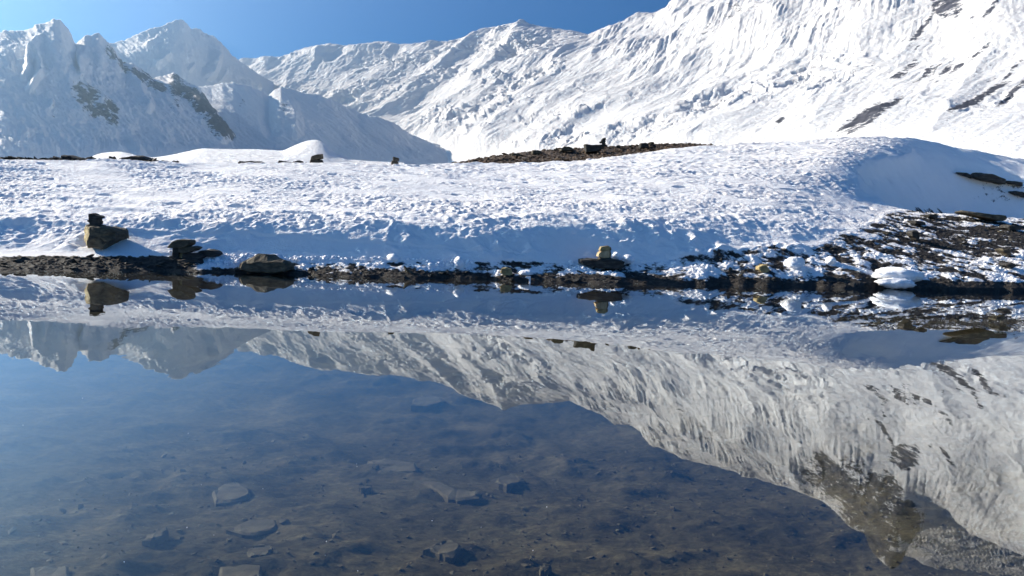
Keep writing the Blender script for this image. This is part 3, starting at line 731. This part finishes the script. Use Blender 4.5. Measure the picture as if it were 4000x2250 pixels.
rock("rock", "low dark rock at the left foot of the waterside cairn", "rock", K1, [(1155, 755), (1180, 702), (1250, 675), (1330, 700), (1362, 765), (1240, 790), (1170, 778)], MAT_SLATE, 17.1, .4, seed=51)
rock("rock", "flat dark rock in the snow just behind the waterside cairn", "rock", K1, [(1630, 610), (1720, 580), (1800, 570), (1870, 590), (1935, 640), (1850, 660), (1650, 645)], MAT_SLATE, None, .4, seed=52)
rock("boulder", "broad low brown boulder lying at the waterline right of the waterside cairn", "boulder", K2, [(1480, 610), (1500, 540), (1600, 480), (1750, 400), (1950, 410), (2050, 470), (2230, 510), (2320, 570), (2325, 660), (2000, 690), (1800, 700), (1550, 650)], MAT_BROWN, 17.15, .7, front=(0.05, 0.95), top=0.35, jag=0.07, seed=53)
# tan cairn on the dark ledge
YC3 = float(on_bank(2350, 1040)[1])
rock("ledge_rock", "long dark slate ledge under the two-stone tan cairn", "rock", K3, [(680, 545), (700, 480), (830, 470), (1000, 478), (1260, 480), (1420, 510), (1462, 540), (1390, 625), (1100, 615), (820, 588)], MAT_SLATE, YC3, .6, front=(0.03, 0.96), top=0.06, jag=0.09, seed=60)
c = thing("cairn", "two blocky tan stones stacked on the dark ledge, sunlit on the left", "cairn", pt(2362, 1015, YC3)[0], CT)
for i, (p, m, th) in enumerate([([(1000, 468), (1050, 448), (1230, 452), (1242, 495), (1090, 505)], MAT_BROWN, .3), ([(985, 430), (1010, 370), (1060, 340), (1225, 335), (1240, 400), (1228, 455), (1100, 452)], MAT_TAN, .34), ([(1020, 328), (1050, 270), (1190, 255), (1235, 290), (1240, 332)], MAT_LICHEN, .3)]):
    s_ = solid(("base_stone", "stone", "cap_stone")[i], T(K3, p), m, YC3, th, front=(0.04, 0.80), top=0.04, jag=0.03, parent=c, seed=62 + i, sink=1.0)
    # the face towards the lake looks a little to the left
    for v in s_.data.vertices:
        v.co.y += 0.9 * v.co.x if v.co.y < 0 else 0
rock("rock", "small angular ochre rock with a dark right side on the snowy shore", "rock", K8, [(815, 330), (830, 295), (900, 262), (940, 265), (985, 340), (950, 356), (860, 352)], MAT_LICHEN, None, .3, front=(0.1, 0.72), seed=70)
rock("rock", "small ochre and dark stone at the waterline left of the tan cairn", "rock", K9, [(1465, 275), (1480, 215), (1530, 205), (1600, 225), (1618, 290), (1520, 298)], MAT_LICHEN, None, .25, front=(0.05, 0.4), seed=71)
# stones of the right-hand scree
rock("rock", "upright dark rock at the left edge of the scree", "rock", K7, [(385, 822), (400, 800), (450, 785), (490, 850), (462, 885), (400, 848)], MAT_SLATE, None, .4, seed=80)
rock("slab", "large tilted black slab in the shaded hollow", "slab", K7, [(1055, 245), (1075, 195), (1180, 205), (1350, 270), (1347, 312), (1150, 280)], MAT_SLATE, None, 1.2, top=0.15, front=(0.02, 0.98), seed=81)
rock("slab", "thin dark slab just right of the large black slab in shade", "slab", K7, [(1352, 278), (1420, 280), (1540, 300), (1552, 328), (1440, 316)], MAT_SLATE, None, .8, seed=82)
rock("slab", "thin dark slab just left of the large black slab in shade", "slab", K7, [(890, 190), (960, 200), (1050, 240), (1042, 250), (940, 220)], MAT_SLATE, None, .7, seed=83)
rock("slab", "dark slab lowest on the shaded snow by the right frame edge", "slab", K7, [(1440, 388), (1500, 385), (1582, 415), (1578, 445), (1500, 430)], MAT_SLATE, None, .8, seed=84)
rock("rock", "dark flat rock between the upright rock and the shaded hollow", "rock", K7, [(400, 692), (440, 685), (520, 705), (542, 730), (420, 720)], MAT_SLATE, None, .6, seed=85)
rock("rock", "low dark rock at the top left corner of the scree", "rock", K7, [(540, 632), (620, 622), (670, 640), (662, 660), (560, 650)], MAT_SLATE, None, .6, seed=86)
rock("slab", "long low brown slab along the top edge of the scree", "slab", K7, [(890, 602), (960, 585), (1100, 615), (1330, 640), (1356, 668), (1280, 690), (1080, 648)], MAT_BROWN, None, .9, top=0.2, front=(0.03, 0.97), seed=87)
rock("rock", "dark pointed rock amid the upper right scree", "rock", K7, [(1350, 765), (1400, 730), (1470, 745), (1518, 775), (1400, 782)], MAT_SLATE, None, .6, seed=88)
rock("rock", "small brown stone in the middle of the scree at right", "rock", K7, [(1310, 988), (1350, 975), (1420, 995), (1417, 1040), (1370, 1035)], MAT_BROWN, None, .4, seed=89)
rock("rock", "flat dark stone in snow below the small brown scree stone", "rock", K7, [(1330, 1145), (1400, 1120), (1475, 1148), (1400, 1172)], MAT_SLATE, None, .5, seed=90)
# along the crest of the left bank
YR = float(np.interp(400, [x for x, y, z in B5], [z for x, y, z in B5]))
rock("rock", "low black rock on the crest of the bank at far left", "rock", K5, [(205, 260), (215, 205), (250, 195), (290, 210), (340, 200), (400, 215), (500, 250), (600, 265), (592, 300), (250, 300)], MAT_SLATE, YR + 2.4, .8, sink=24, seed=91)
rock("boulder", "rounded dark boulder on the crest of the bank, left of middle", "boulder", K5, [(1160, 320), (1230, 270), (1290, 245), (1400, 240), (1450, 205), (1530, 205), (1620, 230), (1690, 280), (1742, 322)], MAT_SLATE, YR + 2.6, .9, sink=24, seed=92)
rock("rock", "long low dark rock left of the crest stones near the two-stone cairn", "rock", K6, [(0, 284), (60, 260), (130, 250), (180, 262), (270, 262), (335, 290)], MAT_SLATE, 29.6, .6, sink=22, seed=93)
rock("rock", "wedge shaped dark rock on the crest with blunt left end", "rock", K6, [(500, 290), (515, 245), (560, 250), (640, 265), (722, 296)], MAT_SLATE, 30.4, .5, sink=22, seed=94)
rock("rock", "small round dark stone on the crest beside the two-stone cairn", "rock", K6, [(740, 272), (790, 242), (850, 255), (872, 288), (830, 300), (760, 298)], MAT_SLATE, 30.6, .35, sink=22, seed=95)
c = thing("cairn", "two bulky dark stones stacked on the crest of the left bank", "cairn", pt(1237, 655, 31.2)[0], CT)
for i, p in enumerate([[(960, 292), (965, 245), (1050, 230), (1135, 240), (1145, 290), (1060, 304)], [(965, 242), (1000, 190), (1060, 170), (1140, 152), (1146, 218), (1060, 236)]]):
    solid("cap_stone" if i else "base_stone", T(K6, p), MAT_BROWN if i else MAT_SLATE, 31.2, .42, parent=c, seed=96 + i, sink=1.0 if i else 20)
c = thing("cairn", "tiny two-stone cairn alone on the crest, left of the brown moraine", "cairn", pt(1543, 652, 33.6)[0], CT)
for i, p in enumerate([[(2125, 280), (2130, 250), (2200, 243), (2237, 280)], [(2150, 247), (2155, 190), (2242, 215), (2237, 252)]]):
    solid("cap_stone" if i else "base_stone", T(K6, p), MAT_SLATE, 33.6, .28, parent=c, seed=99 + i, sink=1.0 if i else 20)

# ------------------------------------------------------------------ the brown moraine on the crest
MT = [(1790, 644), (1850, 634), (1950, 616), (2080, 598), (2200, 589), (2300, 584), (2400, 579), (2500, 575), (2600, 570), (2700, 569), (2780, 578)]
yr = lambda x: float(np.interp(x, [a for a, b, z in B5], [z for a, b, z in B5]))
pr_ = lambda x: float(np.interp(x, [a for a, b, z in B5], [b for a, b, z in B5]))
MM = [(x, y, yr(x) + 10.5) for x, y in MT]
MF = [(x, pr_(x) + 5, yr(x) + 0.1) for x, y in MT]; MMid = [(x, 0.45 * (pr_(x) + 5) + 0.55 * y + 1.5, yr(x) + 5.2) for x, y in MT]
ts_m = np.linspace(-0.085, 0.262, 260)
Pm, qm = sheet([MF, MMid, MM, behind(MM, 1.3, 0.35)], ts_m, [22, 22, 10], [3, 3, 2, 3])
mX, mY = Pm[..., 0], Pm[..., 1]
Pm[..., 2] += (0.10 * fbm(mX / 0.9, mY / 0.9, 3, 81) + 0.06 * ridged(mX / 0.35, mY / 0.35, 2, 83)) * smooth(0, 0.3, np.broadcast_to(qm[:, None], mX.shape))
def moraine_material():
    g = NT("moraine_earth")
    n1 = g.noise(3.0, 6, 0.7)
    c = g.ramp(n1.outputs['Fac'], [(0.3, (0.02, 0.016, 0.012)), (0.5, (0.07, 0.047, 0.031)), (0.72, (0.15, 0.10, 0.065))])
    b = g.n('ShaderNodeBsdfPrincipled'); g.l(c.outputs[0], b.inputs['Base Color']); b.inputs['Roughness'].default_value = 0.95
    bp = g.n('ShaderNodeBump'); bp.inputs['Distance'].default_value = 0.06
    g.l(n1.outputs['Fac'], bp.inputs['Height']); g.l(bp.outputs[0], b.inputs['Normal'])
    return g.out(b.outputs[0])
put(grid_obj("moraine_ground", Pm, moraine_material()), kind='structure')
MV = Pm.reshape(-1, 3); MPX = np.stack(project(MV), -1)
def on_moraine(x, y):
    k = np.argmin(np.hypot(MPX[:, 0] - x, (MPX[:, 1] - y) * 1.5)); return float(MV[k, 1])
def mrock(name, lab, cat, p, mat=MAT_SLATE, **kw):
    q = T(K4, p); yb = max(b for a, b in q); xm = sum(a for a, b in q) / len(q)
    return put(solid(name, q, mat, on_moraine(xm, yb) - 0.5, **kw), label=lab, category=cat)
mrock("block", "large dark box shaped block on the moraine left of its cairn", "rock", [(1375, 185), (1440, 197), (1560, 195), (1566, 252), (1480, 264), (1390, 268)], thick=1.1, front=(0.02, 0.98), top=0.05, seed=110)
YC = on_moraine(2356, 572)
c = thing("cairn", "thin dark five-stone cairn standing on the moraine crest", "cairn", pt(2356, 572, YC)[0], CT)
for i, p in enumerate([[(1538, 192), (1600, 180), (1642, 195), (1600, 210), (1545, 206)], [(1575, 165), (1610, 160), (1622, 182), (1578, 188)], [(1543, 155), (1600, 140), (1622, 155), (1600, 170), (1560, 169)], [(1568, 130), (1610, 125), (1620, 146), (1570, 152)], [(1582, 118), (1615, 110), (1624, 129), (1575, 132)]]):
    solid("cap_stone" if i == 4 else "base_stone" if i == 0 else "stone", T(K4, p), MAT_SLATE, YC, .34, parent=c, seed=112 + i, sink=0.5, jag=0.06)
mrock("rock", "rounded dark rock at the right end of the moraine", "rock", [(1990, 214), (2000, 172), (2070, 165), (2095, 195), (2102, 216)], seed=120)
mrock("rock", "narrow pointed stone standing up at the right end of the moraine", "rock", [(2108, 202), (2120, 160), (2130, 155), (2137, 185), (2127, 206)], mat=MAT_BROWN, seed=121)
mrock("rock", "small dark rock right of the pointed moraine stone", "rock", [(2137, 205), (2147, 185), (2170, 190), (2187, 210)], seed=122)
mrock("rock", "dark flat-topped rock breaking the moraine skyline, left part", "rock", [(785, 285), (800, 250), (830, 245), (900, 262), (908, 280)], mat=MAT_BROWN, seed=123)
mrock("rock", "humped brown rock on the moraine skyline left of the box block", "rock", [(1095, 250), (1150, 210), (1190, 205), (1240, 225), (1264, 245)], mat=MAT_BROWN, seed=124)
mrock("rock", "low brown rock on the thin left part of the moraine skyline", "rock", [(555, 303), (600, 283), (660, 290), (674, 304)], mat=MAT_BROWN, seed=125)
mrock("rock", "dark rock at the very left tip of the moraine", "rock", [(105, 390), (160, 352), (190, 365), (204, 390)], seed=126)
mrock("rock", "small dark rock on the moraine skyline right of the cairn", "rock", [(1726, 209), (1760, 188), (1787, 200), (1782, 214)], seed=127)

# ------------------------------------------------------------------ lumps of snow and ice
SN = dict(mat=MAT_SNOW)
rock("snow_lump", "rounded snow lump touching the right side of the tan cairn", "snow lump", K3, [(1245, 450), (1250, 375), (1300, 350), (1355, 380), (1367, 440)], MAT_SNOW, None, .3, jag=.09, seed=130)
rock("snow_lump", "grey shaded snow ball right of the tan cairn's ledge", "snow lump", K3, [(1415, 505), (1425, 410), (1500, 395), (1600, 420), (1612, 490), (1520, 508)], MAT_SNOW, None, .35, jag=.09, seed=131)
rock("snow_lump", "wide white block of snow near the right shore", "snow lump", K7, [(40, 1210), (90, 1175), (150, 1160), (300, 1160), (480, 1190), (522, 1245), (430, 1278), (250, 1250), (120, 1250)], MAT_SNOW, None, .7, front=(0.1, 0.9), top=0.45, jag=.16, seed=132)
rock("snow_lump", "flat slab of ice at the waterline below the wide snow block", "snow lump", K7, [(80, 1340), (110, 1300), (220, 1270), (360, 1290), (440, 1320), (450, 1350), (200, 1352)], MAT_SNOW, None, .4, jag=.12, top=.4, seed=133)
rock("snow_lump", "knobby snow lump right of the small ochre rock", "snow lump", K8, [(1190, 270), (1205, 170), (1270, 155), (1340, 190), (1410, 215), (1400, 275), (1290, 285)], MAT_SNOW, None, .4, jag=.13, seed=134)
rock("snow_lump", "tall snow knob on the shore midway between boulder and tan cairn", "snow lump", K9, [(880, 180), (890, 80), (930, 60), (980, 90), (1010, 120), (965, 190)], MAT_SNOW, None, .35, jag=.07, seed=135)
rock("snow_lump", "smooth white ice hump at the waterline just right of the small ochre and dark stone", "snow lump", K9, [(1700, 270), (1740, 240), (1800, 230), (1860, 265), (1850, 290), (1720, 290)], MAT_SNOW, None, .3, jag=.1, top=.4, seed=136)
rock("snow_lump", "small peaked snow lump on the dark scree left of the wide snow block", "snow lump", K8, [(1700, 225), (1730, 190), (1745, 155), (1765, 195), (1800, 240), (1720, 242)], MAT_SNOW, None, .3, seed=137)
o = solid("ice_spike", T(K9, [(1826, 405), (1832, 335), (1780, 332), (1785, 322), (1846, 318), (1842, 405)]), MAT_SNOW, 17.6, .03, front=(0, 1), top=0, jag=0.02, seed=138)
put(o, label="thin white sliver of ice standing up out of the water by the shore", category="ice")

# ------------------------------------------------------------------ loose stones: the largest as things, the rest as scree
def shard(seed, flat):
    rng = np.random.default_rng(seed); bm = bmesh.new()
    for _ in range(13):
        v = rng.normal(size=3); v /= np.linalg.norm(v); bm.verts.new(v * np.array((1, .8, flat)))
    bmesh.ops.convex_hull(bm, input=bm.verts)
    for v in [v for v in bm.verts if not v.link_faces]: bm.verts.remove(v)
    bmesh.ops.triangulate(bm, faces=bm.faces); bmesh.ops.recalc_face_normals(bm, faces=bm.faces)
    me = bpy.data.meshes.new("stone_shape"); bm.to_mesh(me); bm.free()
    V = np.array([v.co[:] for v in me.vertices]); F = np.array([p.vertices[:] for p in me.polygons])
    return me, V, F
SH = [shard(500 + i, f) for i, f in enumerate((.3, .35, .45, .3, .5, .4))]
SNB = [shard(600 + i, f) for i, f in enumerate((.7, .8, .65))]
rs = np.random.default_rng(99)
def merged(name, pts_, sizes, shapes, mat, tilt=0.35, smooth_shade=False, **kw):
    VV, FF, off = [], [], 0
    for p_, s in zip(pts_, sizes):
        me, V, F = shapes[rs.integers(len(shapes))]
        a = rs.random() * 6.283; tx, ty = rs.normal(0, tilt, 2)
        m = (Matrix.Rotation(a, 3, 'Z') @ Matrix.Rotation(tx, 3, 'X') @ Matrix.Rotation(ty, 3, 'Y'))
        VV.append((V * s) @ np.array(m).T + p_); FF.append(F + off); off += len(V)
    return put(mesh_from(name, np.concatenate(VV), np.concatenate(FF), mat, smooth_shade=smooth_shade), kind='stuff', **kw)
rr = rockb.ravel(); cand = np.where((rr > 0.5) & (QF > 0.02) & (QF < 3.9))[0]
wgt = np.where(VB[cand, 1] < 24, 1.0, 2.2); wgt = wgt / wgt.sum()
pick = rs.choice(cand, 5200, replace=False, p=wgt)
merged("scree", VB[pick] + np.array((0, 0, 0.0)), np.exp(rs.normal(-3.5, 0.45, len(pick))), SH, MAT_SLATE, label="dark slate shards lying over the bare shore", category="scree")
SHB = [m_[0].copy() for m_ in SH]
for m_, mb in zip(SH, SHB):
    m_[0].materials.append(MAT_SLATE); mb.materials.append(MAT_BROWN)
for i in rs.choice(cand, 240, replace=False, p=wgt):
    k = rs.integers(len(SH)); brown = rs.random() < 0.3
    o = bpy.data.objects.new("stone", SHB[k] if brown else SH[k][0]); COL.objects.link(o)
    s = math.exp(rs.normal(-2.55, 0.32)); o.scale = (s * 1.3, s, s)
    o.location = Vector(VB[i]); o.rotation_euler = (rs.normal(0, .3), rs.normal(0, .3), rs.random() * 6.28)
    where = "left gravel beach" if PROJ_B[i, 0] < 700 else "middle shore" if PROJ_B[i, 0] < 2950 else "right scree"
    hue = "brown" if brown else "dark slate"
    put(o, label=f"small loose {hue} stone lying on the {where}", category="stone", group=f"{hue} stones on the {where}")
mk = np.where((MV[:, 1] < 60))[0]
mw = np.repeat(qm, len(ts_m)); mk = np.where((mw > 0.1) & (mw < 2.3))[0]
pick = rs.choice(mk, 2600)
merged("moraine_rubble", MV[pick], np.exp(rs.normal(-2.6, 0.5, len(pick))), SH, MAT_RUST, label="rusty brown rubble covering the moraine", category="rubble")
SHM = [m_[0].copy() for m_ in SH]
for me in SHM: me.materials.clear(); me.materials.append(MAT_RUST)
for i in rs.choice(mk, 70):
    o = bpy.data.objects.new("stone", SHM[rs.integers(6)]); COL.objects.link(o)
    s = math.exp(rs.normal(-1.75, 0.3)); o.scale = (s * 1.2, s, s * 1.1)
    o.location = Vector(MV[i]); o.rotation_euler = (rs.normal(0, .3), rs.normal(0, .3), rs.random() * 6.28)
    put(o, label="loose rusty brown stone among the moraine rubble", category="stone", group="loose stones on the moraine")
rc = np.where((rr < 0.25) & (QF > 0.05) & (QF < 1.08) & (PROJ_B[:, 0] > 650))[0]
pick = rs.choice(rc, 1500, replace=False)
merged("snow_crumbs", VB[pick] - np.array((0, 0, 0.01)), np.exp(rs.normal(-3.2, 0.45, len(pick))), SNB, MAT_SNOW, smooth_shade=True, label="crumbs of old snow along the shore", category="snow")
# dark stones along the left crest
cx_ = np.concatenate((rs.uniform(-500, 520, 520), rs.uniform(560, 700, 40), rs.uniform(940, 1260, 60)))
cp_ = np.array([pt(x, float(np.interp(x, [a for a, b, z in B5], [b for a, b, z in B5])) - rs.uniform(-8, 6.5 if x < 520 else 2), float(np.interp(x, [a for a, b, z in B5], [z for a, b, z in B5])) + rs.uniform(1.6, 2.6))[0] for x in cx_])
merged("crest_rubble", cp_, np.exp(rs.normal(-2.2, 0.4, len(cp_))), SH, MAT_SLATE, label="dark stones strewn along the left crest of the bank", category="rubble")

# ------------------------------------------------------------------ slabs and stones on the lake bed
def bed_point(x, y, z):
    d = ray(x, y); t_ = (z - EYE) / d[2]
    return np.stack((d[0] * t_, d[1] * t_, np.full(t_.shape, z)), -1)
def sunk(name, lab, cat, poly, thick, mat=MAT_SILT, tilt=0.0, seed=1):
    q = resample(poly, 22); c0 = q.mean(0)
    zb = bed_z(*bed_point(c0[0], c0[1], -0.32)[0][:2])
    thick *= 0.6
    top = bed_point(q[:, 0], q[:, 1], zb + thick)
    ctr = top.mean(0)
    rng = np.random.default_rng(seed)
    top[:, :2] += rng.normal(0, 0.004, (len(q), 2))
    top[:, 2] += tilt * (top[:, 0] - ctr[0])
    bot = top.copy(); bot[:, 2] = zb - 0.10; bot[:, :2] = ctr[:2] + (bot[:, :2] - ctr[:2]) * 1.03
    inn = ctr + (top - ctr) * 0.86; inn[:, 2] += 0.008 + rng.normal(0, 0.003, len(q))
    inn[:, :2] += rng.normal(0, 0.006, (len(q), 2))
    V = np.concatenate((bot, top, inn)) - ctr; n = len(q)
    bm = bmesh.new(); vs = [bm.verts.new(v) for v in V]
    for i in range(n):
        j = (i + 1) % n
        bm.faces.new((vs[i], vs[j], vs[n + j], vs[n + i])); bm.faces.new((vs[n + i], vs[n + j], vs[2 * n + j], vs[2 * n + i]))
    bm.faces.new([vs[2 * n + i] for i in range(n)])
    bm.faces.new([vs[i] for i in range(n)][::-1])
    bmesh.ops.triangulate(bm, faces=[f for f in bm.faces if len(f.verts) > 4])
    bmesh.ops.recalc_face_normals(bm, faces=bm.faces)
    me = bpy.data.meshes.new(name); bm.to_mesh(me); bm.free(); me.materials.append(mat)
    o = bpy.data.objects.new(name, me); COL.objects.link(o); o.location = Vector(ctr)
    return put(o, label=lab, category=cat, group="slabs on the lake bed")
KA = (.6988, .6988, 600, 1500); KB = (.6211, .6211, 0, 1600)
sunk("sunken_block", "thick block on the lake bed casting a deep shadow to its right", "slab", T(KA, [(1880, 540), (2000, 505), (2085, 540), (1975, 570)]), .085, seed=1)
sunk("sunken_slab", "long curved pale slab on the lake bed left of the thick block", "slab", T(KA, [(1455, 542), (1590, 548), (1690, 590), (1830, 610), (1820, 640), (1700, 655), (1640, 640), (1570, 590)]), .035, seed=2)
sunk("sunken_slab", "kite shaped pale slab nearest below the curved slab", "slab", T(KA, [(1500, 925), (1600, 890), (1650, 872), (1730, 910), (1670, 975), (1600, 955)]), .055, seed=3)
sunk("sunken_slab", "oval slab sunk flat in the silt left of centre", "slab", T(KA, [(330, 610), (400, 560), (460, 548), (530, 580), (540, 625), (450, 660), (350, 670)]), .025, seed=4)
sunk("sunken_slab", "wide faint rectangular slab behind the curved slab", "slab", T(KA, [(1200, 430), (1290, 420), (1470, 440), (1480, 500), (1250, 495)]), .02, seed=5)
sunk("sunken_stone", "small pale wedge stone left of the curved slab", "stone", T(KA, [(1150, 580), (1220, 565), (1222, 585), (1160, 592)]), .04, seed=6)
sunk("sunken_slab", "farthest pale slab, under the reflected dome of the ridge", "slab", T(KA, [(1450, 90), (1520, 60), (1600, 75), (1640, 100), (1530, 125), (1440, 120)]), .06, seed=7)
sunk("sunken_stone", "elongated slanting stone with a dark shadow at lower left", "stone", T(KB, [(905, 822), (990, 760), (1050, 740), (1062, 762), (995, 812), (950, 828)]), .07, seed=8)
sunk("sunken_slab", "pale slab cut by the bottom edge of the picture, left of centre", "slab", T(KB, [(1385, 990), (1500, 965), (1640, 972), (1650, 1080), (1370, 1090)]), .03, seed=9)
sunk("sunken_slab", "pale slab at the bottom left corner of the picture", "slab", T(KB, [(200, 1000), (300, 985), (430, 985), (440, 1080), (190, 1080)]), .04, seed=10)
sunk("sunken_slab", "rounded pale slab above the one cut by the bottom edge", "slab", T(KB, [(1560, 885), (1640, 850), (1720, 870), (1690, 920), (1570, 930)]), .03, seed=11)
sunk("sunken_slab", "broad thin slab between the oval slab and the bottom slabs", "slab", T(KB, [(1420, 760), (1560, 700), (1750, 700), (1755, 755), (1560, 795)]), .02, seed=12)
sunk("sunken_stone", "small pale stone near the lower right bed", "stone", T(KA, [(2150, 1030), (2180, 1012), (2220, 1030), (2200, 1050), (2160, 1048)]), .03, seed=13)
bp_ = []
for _ in range(4200):
    x = rs.uniform(-3.0, 3.0); y = 2.6 + 3.6 * rs.random() ** 1.6; bp_.append((x, y, bed_z(x, y)))
merged("bed_pebbles", np.array(bp_), np.exp(rs.normal(-4.75, 0.55, len(bp_))), SH, MAT_SILT, label="silted pebbles and flakes over the lake bed", category="pebbles")
fk = [(1393, 1812), (1395, 1822), (787, 1893), (730, 2060), (835, 2090), (232, 1952), (1027, 1909), (1397, 2230), (1880, 2060), (1275, 2115), (2082, 2150), (2136, 1980), (1270, 2170), (90, 1660), (735, 1692), (485, 2195), (322, 1555), (1688, 2034)]
fp = np.concatenate([bed_point(x, y, 0.003) for x, y in fk])
merged("ice_flecks", fp, np.full(len(fp), 0.003), SNB, MAT_SNOW, label="tiny white ice flecks floating on the lake", category="ice")
